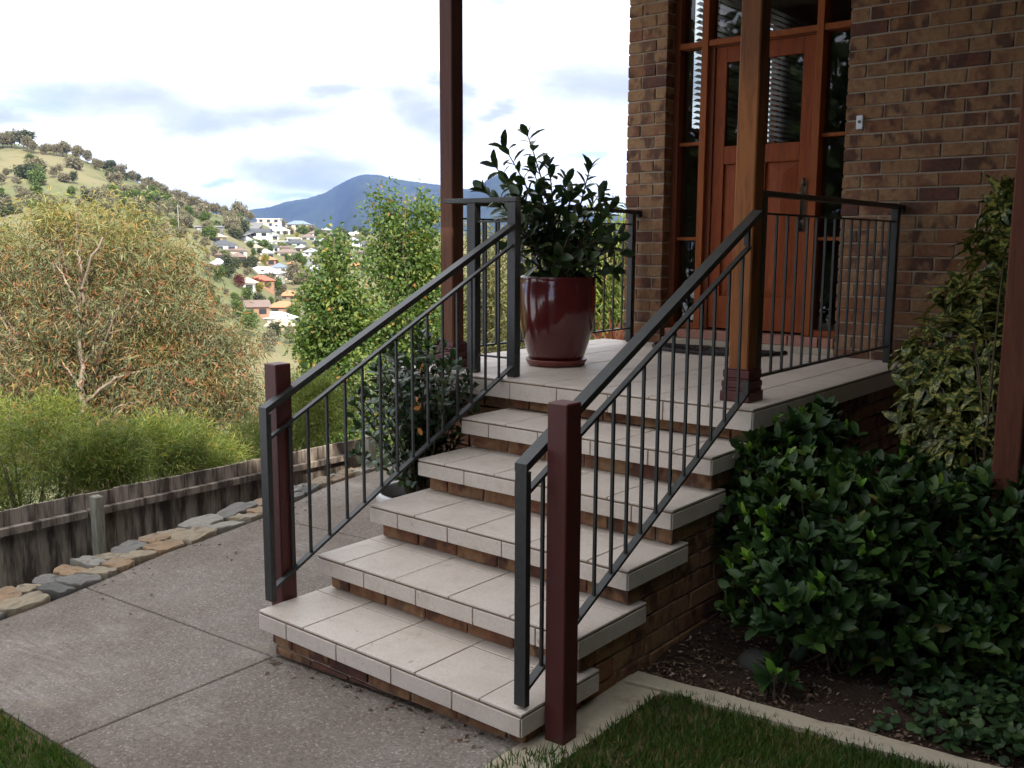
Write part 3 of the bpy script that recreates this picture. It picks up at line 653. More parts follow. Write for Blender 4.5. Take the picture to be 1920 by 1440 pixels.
for k in range(-9, 10):                                  # raised ribs fanning over the rubber
    w = 1.5*math.pi+k*.155
    for r0, r1 in ((.16, .52), (.58, .90)):
        mb.beam((.19+.46*r0*math.cos(w), 3.79+.40*r0*math.sin(w), ZP+.019), (.19+.46*r1*math.cos(w+.12), 3.79+.40*r1*math.sin(w+.12), ZP+.019), .016, .008, c=0)
mb.tube([(.19+.485*math.cos(w), 3.80+.415*math.sin(w), ZP+.018) for w in q], .009, 6)
tag(mb.link('doormat', MT['rubber']), 'half round dark rubber doormat on the tiles before the door', 'doormat')

# ------------------------------------------------------------------ ground, path, kerb, lawn, bed
def gzv(x, y): return -.211+.05*np.minimum(x, 1.5)+.012*y+np.where(x > 1.5, .02*(x-1.5), 0)
def edge_x(y): return np.interp(y, [-3, -.464, -.17, .17, .62, .86, 1.48, 2.39, 3.01, 6.5], [-1.15, -1.503, -1.567, -1.672, -1.846, -1.876, -2.02, -2.42, -2.50, -2.6])
mb = MB(); X, Y = np.meshgrid(np.linspace(-2.52, 16, 60), np.linspace(-16, 6.5, 60), indexing='ij')
X = np.where(X < -2.45, np.interp(Y, [-.9, -.31, .1, .4, .67, 1.08, 1.76, 2.6, 4], [-1.70, -1.84, -1.98, -2.07, -2.12, -2.28, -2.38, -2.56, -2.58]), X); X = np.where((X < -1.6) & (X > -2.45) & (np.arange(60)[:, None] > 0), np.maximum(X, -1.6), X); Z = gzv(X, Y)-.055; Z[Y > 4.5] -= .12*(Y[Y > 4.5]-4.5)
P = np.stack([X, Y, Z], -1); mb.grid(P)
low = P[0].copy(); low[:, 2] = -2.6; low[:, 0] -= .05; mb.grid(np.stack([low, P[0]])); lo2 = P[:, -1].copy(); lo2[:, 2] = -2.6; mb.grid(np.stack([P[:, -1], lo2]))
tag(mb.link('garden_ground', MT['lawnsoil']), kind='structure')
mb = MB(); J = .005
def slab(pts, th=.07):
    n = len(pts); v = [(x, y, gz(x, y)) for x, y in pts]+[(x, y, gz(x, y)-th) for x, y in pts]
    c = np.mean(pts, 0)
    inner = [(x+(c[0]-x)*.004, y+(c[1]-y)*.004) for x, y in pts]
    vt = [(x, y, gz(x, y)) for x, y in inner]; v = vt+[(x, y, gz(x, y)-.004) for x, y in pts]+[(x, y, gz(x, y)-th) for x, y in pts]
    f = [tuple(range(n))]
    for r in (0, n): f += [(r+i, r+n+i, r+n+(i+1) % n, r+(i+1) % n) for i in range(n)]
    mb.add(v, f)
def strip(y0, y1): return [(float(edge_x(y))+.02, y) for y in np.linspace(y1, y0, 8)]
slab([(.05-J, -.905), (.05-J, .03-J)]+strip(-.905, .03-J))
slab([(1.0, .03+J), (1.0, 1.5-J)]+strip(.03+J, 1.5-J))
slab([(1.0, 1.5+J), (1.0, 3.0-J)]+strip(1.5+J, 3.0-J))
slab([(1.0, 3.0+J), (-.4, 4.6)]+strip(3.0+J, 4.6))
slab([(.05+J, -.905), (1.40, -.905), (1.50, -.30), (1.47, .15), (.05+J, .12)])
tag(mb.link('path', MT['concrete']), kind='structure')
mb = MB()
def kerb(pts, h=.012):
    n = len(pts); v = [(x, y, gz(x, y)+h) for x, y in pts]+[(x, y, gz(x, y)-.1) for x, y in pts]
    mb.add(v, [tuple(range(n))]+[(i, n+i, n+(i+1) % n, (i+1) % n) for i in range(n)])
yk = lambda x: .70+.075*(x-1.45)
xs_ = np.linspace(1.45, 4.2, 24); wig = rng0.normal(size=24)*.006
kerb([(1.415, -.5), (1.50, -.32), (1.60, -.05), (1.605, .66)]+[(1.605, float(yk(1.605)))]+[(1.42, .74), (1.415, .3)], .004)
kp = np.array([[(x, float(yk(x))-.045+w, gz(x, yk(x))-.1), (x, float(yk(x))-.045+w, gz(x, yk(x))+.014), (x, float(yk(x))-.037+w, gz(x, yk(x))+.020), (x, float(yk(x))+.047-w, gz(x, yk(x))+.020), (x, float(yk(x))+.055-w, gz(x, yk(x))+.012), (x, float(yk(x))+.055-w, gz(x, yk(x))-.1)] for x, w in zip(xs_, wig)]); mb.grid(kp)
tag(mb.link('kerb', MT['kerb']), kind='structure')
mb = MB(); X, Y = np.meshgrid(np.linspace(1.42, 7, 60), np.linspace(.6, 3.9, 40), indexing='ij'); rg = np.random.default_rng(9)
Y = (yk(X)+.035)+(3.9-yk(X)-.035)*(Y-.6)/3.3; Z = gzv(X, Y)+.005+.05*np.clip((Y-.9)/1.5, 0, 1)+rg.normal(size=X.shape)*.010
mb.grid(np.stack([X, Y, Z], -1)); tag(mb.link('garden_bed', MT['soil'], smooth=True), kind='structure')
def bed_z(x, y): return gzv(x, y)+.005+.05*np.clip((y-.9)/1.5, 0, 1)
# mulch chips
rg = np.random.default_rng(11); n = 9000; x = 1.46+rg.random(n)**1.3*2.6; y = yk(x)+.06+rg.random(n)**1.5*1.7
z = bed_z(x, y)+.004+rg.random(n)*.008; D = rg.normal(size=(n, 3)); D[:, 2] *= .25; N = rg.normal(size=(n, 3))*.4+np.array([0, 0, 1]); L = .008+.026*rg.random(n)**2
v, f = leaf_mesh(np.stack([x, y, z], 1), D, N, L, L*(.2+.3*rg.random(n)), 'blade'); tag(fast_mesh('mulch', v, f, MT['chip']), kind='stuff')
# lawns: soil sheets with blades of grass
grass = leaf_mat('grass', [(0, (.030, .072, .013)), (.5, (.054, .115, .022)), (.82, (.088, .14, .032)), (.92, (.15, .14, .06)), (1, (.22, .18, .09))], .6, .3)
def lawn(name, poly, n, hgt, seed, clumps=0):
    rg = np.random.default_rng(seed); p = np.array(poly); lo, hi = p.min(0), p.max(0)
    mb = MB(); q = 30
    X, Y = np.meshgrid(np.linspace(lo[0], hi[0], q), np.linspace(lo[1], hi[1], q), indexing='ij')
    pts = lo+(hi-lo)*rg.random((n*3, 2)); inside = np.zeros(len(pts), bool); j = len(p)-1
    for i in range(len(p)):
        c = ((p[i, 1] > pts[:, 1]) != (p[j, 1] > pts[:, 1])) & (pts[:, 0] < (p[j, 0]-p[i, 0])*(pts[:, 1]-p[i, 1])/(p[j, 1]-p[i, 1]+1e-12)+p[i, 0]); inside ^= c; j = i
    pts = pts[inside]
    den = .5+.5*np.sin(pts[:, 0]*9+np.sin(pts[:, 1]*7)*2)*np.sin(pts[:, 1]*11+1.3*np.sin(pts[:, 0]*6)); pts = pts[rg.random(len(pts)) < .35+.65*den][:n]
    n = len(pts); h = hgt*(.5+rg.random(n)); D = rg.normal(size=(n, 3))*.38; D[:, 2] = 1
    v, f = leaf_mesh(np.stack([pts[:, 0], pts[:, 1], gzv(pts[:, 0], pts[:, 1])-.012], 1), D, rg.normal(size=(n, 3)), h, .0035+.003*rg.random(n), 'blade')
    tag(fast_mesh(name, v, f, grass), kind='stuff')
lawn('grass', [(1.60, -.9), (1.60, .62), (1.70, .70), (4.2, .86), (4.2, -.9)], 95000, .040, 21)
lawn('grass', [(-1.6, -.925), (.5, -.925), (.5, -1.6), (-1.6, -1.6)], 30000, .04, 22)
lawn('grass', [(1.43, -.02), (1.60, .12), (1.62, -.9), (1.44, -.9)], 1200, .05, 23)
mb = MB()
X, Y = np.meshgrid(np.linspace(1.58, 8, 40), np.linspace(-8, .9, 60), indexing='ij'); Y = np.minimum(Y, yk(X)-.03); mb.grid(np.stack([X, Y, gzv(X, Y)-.004], -1))
X, Y = np.meshgrid(np.linspace(-2.0, 1.58, 30), np.linspace(-8, -.912, 40), indexing='ij'); mb.grid(np.stack([X, Y, gzv(X, Y)-.002], -1)); tag(mb.link('lawn', MT['lawnsoil']), kind='structure')
rg = np.random.default_rng(13); n = 150; y = -.85+rg.random(n)*3.2; x = edge_x(y)+.04+np.abs(rg.normal(size=n))*.22; k = rg.random(n) < .45; x = np.where(k, .05+rg.random(n)*1.4, x); y = np.where(k, .03-np.abs(rg.normal(size=n))*.06, y)
D = rg.normal(size=(n, 3)); D[:, 2] *= .2; L = .014+.026*rg.random(n); v, f = leaf_mesh(np.stack([x, y, gzv(x, y)+.004], 1), D, rg.normal(size=(n, 3))*.3+np.array([0, 0, 1]), L, L*(.25+.3*rg.random(n)), 'blade'); tag(fast_mesh('leaf_litter', v, f, MT['chip']), kind='stuff')
MT['rock'] = mat('rock', m_stone((.055, .052, .048), (.085, .08, .072)))
# rock in the bed
rg = np.random.default_rng(4); mb = MB(); u, w = np.meshgrid(np.linspace(0, math.pi, 12), np.linspace(0, 2*math.pi, 20), indexing='ij'); r = 1+.05*np.sin(3*w+u*2)
mb.grid(np.stack([1.80+.085*r*np.sin(u)*np.cos(w), 1.10+.08*r*np.sin(u)*np.sin(w), bed_z(1.8, 1.1)+.005+.06*np.cos(u)], -1)); tag(mb.link('rock', MT['rock'], smooth=True), 'rounded dark grey rock lying on the mulch under the glossy shrub', 'rock')

# ------------------------------------------------------------------ edging stones along the path
far_x = lambda y: max(-2.60, float(np.interp(y, [-.9, -.31, .1, .4, .67, 1.08, 1.76, 2.6, 4], [-1.72, -1.86, -2.0, -2.09, -2.14, -2.3, -2.40, -2.58, -2.60])))
ORD = ['first', 'second', 'third', 'fourth', 'fifth', 'sixth', 'seventh', 'eighth', 'ninth', 'tenth', 'eleventh', 'twelfth', 'thirteenth', 'fourteenth', 'fifteenth', 'sixteenth', 'seventeenth', 'eighteenth', 'nineteenth', 'twentieth', 'twenty first', 'twenty second', 'twenty third', 'twenty fourth', 'twenty fifth', 'twenty sixth']
def stone(cx, cy, lx, ly, h, ang, col, label, seed):
    rg = np.random.default_rng(seed); n = 18; th = np.linspace(0, 2*math.pi, n+1)[:-1]
    e = 5.5; r = (np.abs(np.cos(th))**e+np.abs(np.sin(th))**e)**(-1/e)*(1+rg.normal(size=n)*.055+.07*np.sin(2*th+rg.random()*6)+.06*np.sin(3*th+rg.random()*6))
    rx, ry = r*np.cos(th)*lx/2, r*np.sin(th)*ly/2; c, s = math.cos(ang), math.sin(ang); x = cx+c*rx-s*ry; y = cy+s*rx+c*ry
    x = np.clip(x, -2.60, None); z0 = gzv(cx, cy); tilt = rg.normal(size=2)*.05
    top = lambda x, y: z0+h+tilt[0]*(x-cx)+tilt[1]*(y-cy)
    mb = MB(); v = []
    for k, (sc, dz) in enumerate(((1.0, -.16), (1.02, -.022), (1.01, -.006), (.96, 0.0), (.55, .003))):
        xx, yy = cx+(x-cx)*sc, cy+(y-cy)*sc; v += [(a_, b_, (top(a_, b_)+dz+rg.normal()*.004) if k else z0-.2) for a_, b_ in zip(xx, yy)]
    v.append((cx, cy, top(cx, cy)+.003)); f = [(k*n+i, k*n+(i+1) % n, (k+1)*n+(i+1) % n, (k+1)*n+i) for k in range(4) for i in range(n)]+[(4*n+i, 4*n+(i+1) % n, 5*n) for i in range(n)]
    mb.add(v, f); o = mb.link('edging_stone', MT['stone '+col]); tag(o, label, 'stone', 'flat stones edging the path')
front = ['rusty red', 'dark grey', 'orange brown', 'blue grey', 'tan', 'dark grey', 'blue grey', 'tan', 'orange brown', 'tan', 'orange brown', 'tan', 'pale grey', 'tan', 'orange brown', 'tan', 'blue grey', 'dark grey', 'tan', 'orange brown', 'pale grey', 'tan', 'blue grey', 'tan', 'dark grey', 'tan']
back = ['orange brown', 'pale grey', 'tan', 'orange brown', 'tan', 'blue grey', 'orange brown', 'pale grey', 'tan', 'blue grey', 'orange brown', 'tan', 'pale grey', 'blue grey', 'orange brown', 'pale grey', 'blue grey', 'tan', 'pale grey', 'tan', 'orange brown', 'blue grey', 'tan', 'pale grey', 'tan', 'dark grey']
for row, cols in (('path', front), ('fence', back)):
    y = -1.0 if row == 'path' else -1.08
    rs = random.Random(3 if row == 'path' else 8); seen = 0; hid = 0
    for k, c in enumerate(cols):
        l = (.10+.20*rs.random()**1.6)*(1.0 if y < 2 else .85); yc = y+l/2; y += l+.012
        xe, xf = float(edge_x(yc)), far_x(yc); mid_ = xe+(xf-xe)*(.48+.08*rs.random())
        a_, b_ = (xe, mid_) if row == 'path' else (mid_, xf)
        ang = math.atan2(float(edge_x(yc+.2)-edge_x(yc-.2)), .4)
        place = 'row beside the path' if row == 'path' else 'row under the fence'
        if yc > (-.46 if row == 'path' else -.31): lab = f'{c} edging stone, {ORD[seen]} from the left in the {place}'; seen += 1
        else: lab = f'{c} edging stone, {ORD[hid]} from the lawn end of the {place}'; hid += 1
        stone((a_+b_)/2, yc, max(.08, abs(a_-b_)*1.03), l*1.04, .015+.018*rs.random()+(.010 if row == 'fence' else 0), -ang, c, lab, 40+k+(100 if row == 'fence' else 0))

# ------------------------------------------------------------------ paling fence
fx_ = -2.76; ft = -.083
fence = thing('paling_fence', 'weathered grey brown timber paling fence running below the path', 'fence', (fx_, .8, -1.5))
rs = random.Random(2); mb = MB(); y = -4.2
while y < 3.02:
    w = .098+.012*rs.random(); mb.box(fx_-.011+.004*rs.random(), fx_+.007+.006*rs.random(), y, y+w-.003, -1.55, ft+.005*rs.gauss(0, .6), 0, .002); y += w+.001
mb.link('palings', MT['fence'], fence)
mb = MB(); mb.box(fx_+.016, fx_+.062, -4.2, .60, ft-.150, ft-.100, 0, .003, jit=.002, rng=rng0); mb.box(fx_+.016, fx_+.062, .61, 3.0, ft-.148, ft-.098, 0, .003); mb.link('top_rail', MT['fence'], fence)
mb = MB(); mb.box(fx_+.016, fx_+.062, -4.2, 3.0, -1.15, -1.08, 0, .003); mb.link('bottom_rail', MT['fence'], fence)
mb = MB(); mb.box(fx_+.064, fx_+.130, .61, .675, -1.5, ft-.002, 0, .006, jit=.003, rng=rng0); mb.link('post', MT['fpost'], fence)
mb = MB(); mb.box(fx_+.02, fx_+.10, 3.03, 3.12, -1.5, ft+.03, 0, .006); mb.link('post', MT['fpost'], fence)

# ================================================================== plants near the steps
M_POT = leaf_mat('leaf', [(0, (.018, .038, .016)), (.6, (.030, .060, .022)), (.9, (.045, .085, .03)), (1, (.06, .10, .035))], .35, .14, .5)
M_GARD = leaf_mat('leaf', [(0, (.014, .034, .012)), (.5, (.024, .054, .015)), (.85, (.036, .076, .019)), (.97, (.055, .10, .024)), (1, (.14, .13, .035))], .42, .10, .25)
M_NEW = leaf_mat('leaf', [(0, (.08, .19, .024)), (.6, (.12, .26, .036)), (1, (.20, .31, .055))], .35, .25, .3)
M_AUC = leaf_mat('leaf', [(0, (.022, .045, .014)), (.7, (.038, .068, .018)), (1, (.06, .10, .025))], .4, .14, .4, spots=(45, .50, (.34, .31, .08)))
M_IVY = leaf_mat('leaf', [(0, (.016, .040, .018)), (.6, (.030, .064, .027)), (1, (.055, .10, .034))], .5, .12, .3)
M_DRY = leaf_mat('leaf', [(0, (.35, .14, .05)), (1, (.45, .22, .08))], .7, .3, .2)
M_STEM = bark_mat('stem', (.05, .035, .022), (.13, .10, .065), (30, 30, 8))
def shrub_from_tips(name, label, cat, base, tips, stem_r, leafL, ratio, seed, mt, start=.42, step=.028, shape='broad', tipn=5, lean=.5, extra=None):
    rng = np.random.default_rng(seed); t = thing(name, label, cat, base); mb = MB(); P = []; D = []; N = []; L = []
    base = np.array(base)
    for tip in tips:
        tip = np.array(tip); b = base+np.append(rng.normal(size=2)*.035, -.02); ln = np.linalg.norm(tip-b)
        mid = b*.45+tip*.55+np.array([0, 0, 1])*(-.02+.06*rng.random())-np.append((tip-b)[:2], 0)*.22
        q = np.linspace(0, 1, 9)[:, None]; cv = (1-q)**2*b+2*q*(1-q)*mid+q*q*tip; mb.tube(cv, np.linspace(stem_r, stem_r*.35, 9), 6)
        k = max(3, int(ln*(1-start)/step)); ph = rng.random()*6.28
        for i in range(k):
            s = start+(1-start)*(i+rng.random()*.6)/k; c = (1-s)**2*b+2*s*(1-s)*mid+s*s*tip; ax = unit(2*(1-s)*(mid-b)+2*s*(tip-mid)); ph += 2.4
            e1 = unit(np.cross(ax, [.3, .2, .9])); e2 = np.cross(ax, e1); r_ = math.cos(ph)*e1+math.sin(ph)*e2
            P.append(c); D.append(unit(r_+ax*(.35+.5*rng.random())+np.array([0, 0, -.05+.25*rng.normal()]))); N.append(unit(ax+np.array([0, 0, .7])+.3*rng.normal(size=3))); L.append(leafL*(.6+.55*rng.random()))
        for i in range(tipn):
            ph += 2.2; e1 = unit(np.cross(ax, [.3, .2, .9])); e2 = np.cross(ax, e1); r_ = math.cos(ph)*e1+math.sin(ph)*e2
            P.append(tip); D.append(unit(ax+r_*(.35+.6*rng.random()))); N.append(unit(ax-r_*.5)); L.append(leafL*(.6+.5*rng.random()))
    P, D, N, L = map(np.array, (P, D, N, L)); v, f = leaf_mesh(P, D, N, L, L*ratio, shape); fast_mesh('foliage', v, f, mt, t, True)
    mb.link('stem', M_STEM, t, True); return t
rg = np.random.default_rng(31)
tips = [(990, 242), (948, 266), (930, 300), (912, 348), (955, 335), (1002, 312), (1030, 300), (1062, 330), (1072, 352), (960, 395), (1000, 385), (1030, 395), (1105, 306), (1122, 352), (1142, 378), (1085, 395), (1158, 424), (1162, 462), (1132, 425), (1060, 425), (985, 440), (1022, 450), (1148, 492), (1100, 470), (1068, 480), (1045, 470), (958, 455), (1122, 500), (985, 492), (1090, 440), (1110, 415), (1010, 350), (975, 360), (1140, 455), (1015, 415), (1050, 455), (1075, 510), (1030, 500)]
shrub_from_tips('potted_shrub', 'dark green broad leaved shrub growing in the large glazed pot', 'shrub', (px, py, ZP+.49), [at(u, v+14, 5.87+.2*rg.normal()) for u, v in tips]+[at(u+16*rg.normal(), v+22+14*rg.random(), 5.87+.2*rg.normal()) for u, v in tips if 345 < v < 432], .009, .112, .47, 32, M_POT, start=.38, step=.026)
tips = []
for k in range(75):
    a_ = rg.random()*6.28; r_ = .36*math.sqrt(rg.random()); h_ = (.80+.18*rg.random())*(1-.55*(r_/.40)**2)
    tips.append((min(-.10, -.36+r_*math.cos(a_)*1.05), 1.34+r_*math.sin(a_), z2+.36+h_))
tips += [tuple(at(u, v, d)) for u, v, d in ((738, 668, 4.8), (802, 655, 4.75), (846, 688, 4.7), (830, 690, 4.9), (715, 690, 4.9), (770, 690, 4.8), (690, 740, 4.8), (675, 800, 4.7), (668, 850, 4.6))]
sh2 = shrub_from_tips('potted_shrub', 'dark small leaved shrub in the pot beside the steps by the fence side railing', 'shrub', (-.30, 1.30, z2+.36), tips, .007, .058, .55, 33, M_POT, start=.22, step=.020, tipn=4)
n = 7; c_ = np.array([at(784, 770, 4.52)]*n)+rg.normal(size=(n, 3))*np.array([.014, .014, .11]); v, f = leaf_mesh(c_, rg.normal(size=(n, 3))+np.array([0, 0, -1]), rg.normal(size=(n, 3)), np.full(n, .042), np.full(n, .022), 'broad'); fast_mesh('dry_leaves', v, f, M_DRY, sh2)

def rosette_shrub(name, label, ells, base, n_ros, leafL, seed, new=.20, ratio=.44):
    rng = np.random.default_rng(seed); t = thing(name, label, 'shrub', base)
    c, d = crown_points(ells, n_ros, rng, .32)
    keep = c[:, 2] > base[2]+.03; c, d = c[keep], d[keep]; n = len(c)
    ax = unit(d*.7+np.array([0, 0, .75])+rng.normal(size=(n, 3))*.25); isnew = rng.random(n) < new*(d[:, 2] > -.1)
    VV, FF, MI, VN = [], [], [], 0
    for nm, sel, per, l0, spread, mt in (('foliage', ~isnew, 8, leafL, 1.0, M_GARD), ('new_growth', isnew, 5, leafL*.78, .45, M_NEW)):
        cc = np.repeat(c[sel], per, 0); aa = np.repeat(ax[sel], per, 0); m_ = len(cc); ph = np.tile(np.arange(per)*2.4, sel.sum())+np.repeat(rng.random(sel.sum())*6.28, per)
        e1 = unit(np.cross(aa, [.3, .25, .1])); e2 = np.cross(aa, e1); r_ = np.cos(ph)[:, None]*e1+np.sin(ph)[:, None]*e2
        sp = spread*(.35+1.1*rng.random(m_))[:, None]; D = unit(aa+r_*sp); N = unit(aa-r_*.35+.2*rng.normal(size=(m_, 3))); L = l0*(.40+.85*rng.random(m_)**1.3)
        v, f = leaf_mesh(cc-aa*(.02*rng.random(m_))[:, None], D, N, L, L*ratio, 'broad', .35); VV.append(v); FF.append(f+VN); VN += len(v); MI += [0 if mt is M_GARD else 1]*len(f)
    fo = fast_mesh('foliage', np.concatenate(VV), np.concatenate(FF), M_GARD, t, True); fo.data.materials.append(M_NEW); fo.data.polygons.foreach_set('material_index', np.array(MI, np.int32)); fo.data.update()
    mb = MB()
    for i in rng.choice(n, min(n, 60), False):
        q = np.linspace(0, 1, 6)[:, None]; b = np.array(base)+np.append(rng.normal(size=2)*.06, -.02); mid_ = (b+c[i])/2+np.array([0, 0, -.06]); mb.tube((1-q)**2*b+2*q*(1-q)*mid_+q*q*c[i], np.linspace(.007, .0025, 6), 5)
    mb.link('stem', M_STEM, t, True); return t
def ell(u, v, d, rx, ry, rz): return (at(u, v, d), np.array([rx, ry, rz]))
rosette_shrub('glossy_shrub', 'upright glossy green shrub against the porch corner beside the top steps', [ell(1480, 900, 4.40, .27, .25, .30), ell(1420, 980, 4.3, .16, .2, .34), ell(1545, 830, 4.55, .14, .16, .20), ell(1400, 860, 4.3, .07, .1, .13)], tuple(np.append(at(1480, 1150, 4.3)[:2], -.12)), 400, .078, 51)
rosette_shrub('glossy_shrub', 'broad dark glossy shrub with bright young leaves in the middle of the garden bed', [ell(1560, 1010, 3.95, .36, .36, .34), ell(1660, 980, 4.0, .32, .34, .30), ell(1500, 1110, 3.8, .30, .28, .22), ell(1640, 1120, 3.85, .34, .3, .24), ell(1480, 1000, 4.0, .2, .2, .28)], tuple(np.append(at(1570, 1200, 3.9)[:2], -.12)), 800, .078, 52)
rosette_shrub('glossy_shrub', 'dark glossy shrub at the right edge in front of the timber post', [ell(1810, 1000, 4.05, .34, .34, .28), ell(1900, 1000, 4.0, .30, .34, .32), ell(1790, 1130, 3.9, .34, .3, .24), ell(1910, 1120, 3.9, .30, .3, .26), ell(1740, 1200, 3.75, .28, .22, .16), ell(1880, 1220, 3.7, .28, .22, .16)], tuple(np.append(at(1840, 1200, 3.9)[:2], -.12)), 720, .078, 53, .12)
rosette_shrub('seedling', 'small green seedling alone on the mulch near the rock', [(np.array([1.965, .90, -.03]), np.array([.045, .045, .05]))], (1.965, .90, -.125), 9, .075, 54, .35)
# speckled shrub
rg = np.random.default_rng(61); au = thing('speckled_shrub', 'yellow speckled green shrub climbing round the right timber post against the brick wall', 'shrub', (2.42, 2.0, -.1))
ells = [ell(1895, 380, 4.95, .06, .12, .10), ell(1870, 470, 4.95, .13, .14, .16), ell(1835, 575, 4.95, .19, .18, .16), ell(1790, 690, 4.85, .28, .2, .24), ell(1760, 780, 4.9, .16, .16, .14), ell(1850, 800, 4.6, .24, .25, .22), ell(1800, 810, 4.9, .24, .2, .26), ell(1860, 860, 4.35, .2, .16, .16), ell(1905, 650, 4.6, .10, .12, .2), ell(1900, 880, 4.4, .16, .2, .16)]
c, d = crown_points(ells, 400, rg, .5); per = 5; n = len(c)*per; ax = unit(d*.6+np.array([0, 0, .35])+rg.normal(size=c.shape)*.3); aa = np.repeat(ax, per, 0); ph = np.tile(np.arange(per)*2.4, len(c))+np.repeat(rg.random(len(c))*6.28, per)
e1 = unit(np.cross(aa, [.3, .25, .1])); r_ = np.cos(ph)[:, None]*e1+np.sin(ph)[:, None]*np.cross(aa, e1); D = unit(aa*.5+r_+np.array([0, 0, -.25])); L = .150*(.6+.6*rg.random(n)); v, f = leaf_mesh(np.repeat(c, per, 0), D, unit(aa+np.array([0, 0, .8])), L, L*.33, 'long', .3); fast_mesh('foliage', v, f, M_AUC, au, True)
mb = MB()
for i in rg.choice(len(c), 50, False):
    q = np.linspace(0, 1, 6)[:, None]; b = np.array([2.42, 2.0, -.12])+np.append(rg.normal(size=2)*.05, 0); mid_ = np.array([b[0], b[1], c[i][2]*.7]); mb.tube((1-q)**2*b+2*q*(1-q)*mid_+q*q*c[i], np.linspace(.008, .003, 6), 5)
mb.link('stem', M_STEM, au, True)
# low ground cover at the lower right
rg = np.random.default_rng(71); n = 6500; x = 2.25+rg.random(n)*1.3; y = .86+rg.random(n)*1.5; k = (x-2.25)*1.5+(y-.86)*.5 > .12+rg.random(n)*.5; x, y = x[k], y[k]; n = len(x)
z = bed_z(x, y)+.02+.13*rg.random(n)*np.clip((x-2.25)*1.6, .2, 1); D = rg.normal(size=(n, 3)); D[:, 2] = D[:, 2]*.25-.1; L = .038*(.5+.8*rg.random(n)); v, f = leaf_mesh(np.stack([x, y, z], 1), D, rg.normal(size=(n, 3))*.55+np.array([0, -.1, 1]), L, L*.95, 'broad', .12); tag(fast_mesh('ground_cover', v, f, M_IVY, None, True), kind='stuff')

# ================================================================== trees beyond the fence
BK_PALE = bark_mat('bark', (.34, .27, .21), (.20, .15, .11)); BK_DARK = bark_mat('bark', (.10, .075, .055), (.19, .15, .115))
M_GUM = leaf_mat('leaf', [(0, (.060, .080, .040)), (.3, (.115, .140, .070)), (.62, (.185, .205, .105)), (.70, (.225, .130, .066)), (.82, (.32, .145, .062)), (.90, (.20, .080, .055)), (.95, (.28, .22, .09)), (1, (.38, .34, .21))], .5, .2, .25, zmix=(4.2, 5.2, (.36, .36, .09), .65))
M_PEAR = leaf_mat('leaf', [(0, (.040, .085, .022)), (.45, (.075, .135, .032)), (.8, (.13, .20, .05)), (.95, (.22, .26, .08)), (1, (.33, .16, .06))], .5, .3, .3)
M_BUSH = leaf_mat('leaf', [(0, (.060, .105, .022)), (.4, (.12, .175, .036)), (.75, (.19, .235, .055)), (.92, (.30, .32, .085)), (1, (.30, .20, .08))], .5, .3, .3)
M_OLIVE = leaf_mat('leaf', [(0, (.075, .085, .035)), (.5, (.13, .14, .06)), (.85, (.20, .19, .085)), (1, (.27, .24, .12))], .5, .25, .3)
def E_(lst, d): return [(at(u, v, d+dd), np.array([rx*d/FPX, ry_*d/FPX, rz*d/FPX])) for u, v, rx, ry_, rz, dd in lst]
d = 10.5
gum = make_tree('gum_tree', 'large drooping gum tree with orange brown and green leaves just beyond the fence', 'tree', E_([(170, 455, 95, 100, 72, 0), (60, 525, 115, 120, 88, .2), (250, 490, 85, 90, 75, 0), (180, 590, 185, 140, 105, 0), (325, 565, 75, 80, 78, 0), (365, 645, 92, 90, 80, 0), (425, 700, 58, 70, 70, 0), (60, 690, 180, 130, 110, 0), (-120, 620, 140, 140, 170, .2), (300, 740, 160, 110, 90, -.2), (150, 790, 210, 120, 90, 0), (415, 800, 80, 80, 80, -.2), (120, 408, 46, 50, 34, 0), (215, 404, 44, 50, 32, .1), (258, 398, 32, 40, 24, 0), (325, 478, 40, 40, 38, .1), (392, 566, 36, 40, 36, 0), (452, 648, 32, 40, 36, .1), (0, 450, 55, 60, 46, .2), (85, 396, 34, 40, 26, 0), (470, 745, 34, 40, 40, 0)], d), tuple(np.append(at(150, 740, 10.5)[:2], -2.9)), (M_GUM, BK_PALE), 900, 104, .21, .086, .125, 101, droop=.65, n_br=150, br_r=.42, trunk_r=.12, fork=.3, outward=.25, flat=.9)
for pts, r0, r1 in (([(150, 830), (153, 740), (152, 660), (150, 590), (154, 540), (170, 490), (190, 445)], .050, .012), ([(150, 600), (138, 560), (122, 525), (104, 492)], .024, .008), ([(154, 545), (150, 500), (142, 465)], .020, .007),
                    ([(152, 770), (180, 735), (225, 705), (285, 690), (335, 678)], .030, .008), ([(152, 730), (128, 695), (96, 672)], .022, .007), ([(152, 690), (190, 640), (240, 610), (262, 570)], .022, .006), ([(170, 800), (230, 760), (290, 745)], .02, .006)):
    q = np.array([at(u, v, 9.98+.10*math.sin(u*.7+v*.05)) for u, v in pts]); tt = np.linspace(0, 1, len(pts)); t2 = np.linspace(0, 1, 16); q = np.stack([np.interp(t2, tt, q[:, k]) for k in range(3)], 1)+np.random.default_rng(int(pts[-1][0])).normal(size=(16, 3))*.012
    mb = MB(); mb.tube(q, np.linspace(r0*.7, r1*.7, 16), 7); mb.link('branch', BK_PALE, gum, True)
make_tree('pear_tree', 'slender pointed green tree seen just left of the taller twin topped tree', 'tree', E_([(632, 468, 28, 30, 40, 0), (628, 540, 42, 44, 56, 0), (632, 620, 58, 56, 76, 0), (632, 720, 74, 70, 90, 0), (596, 640, 36, 40, 46, 0), (640, 820, 90, 80, 80, 0), (655, 590, 34, 40, 40, .2)], 15), tuple(np.append(at(635, 800, 15)[:2], -4.2)), (M_PEAR, BK_DARK), 260, 84, .25, .072, .60, 102, droop=.35, n_br=40, trunk_r=.055, outward=.6, wexp=.55)
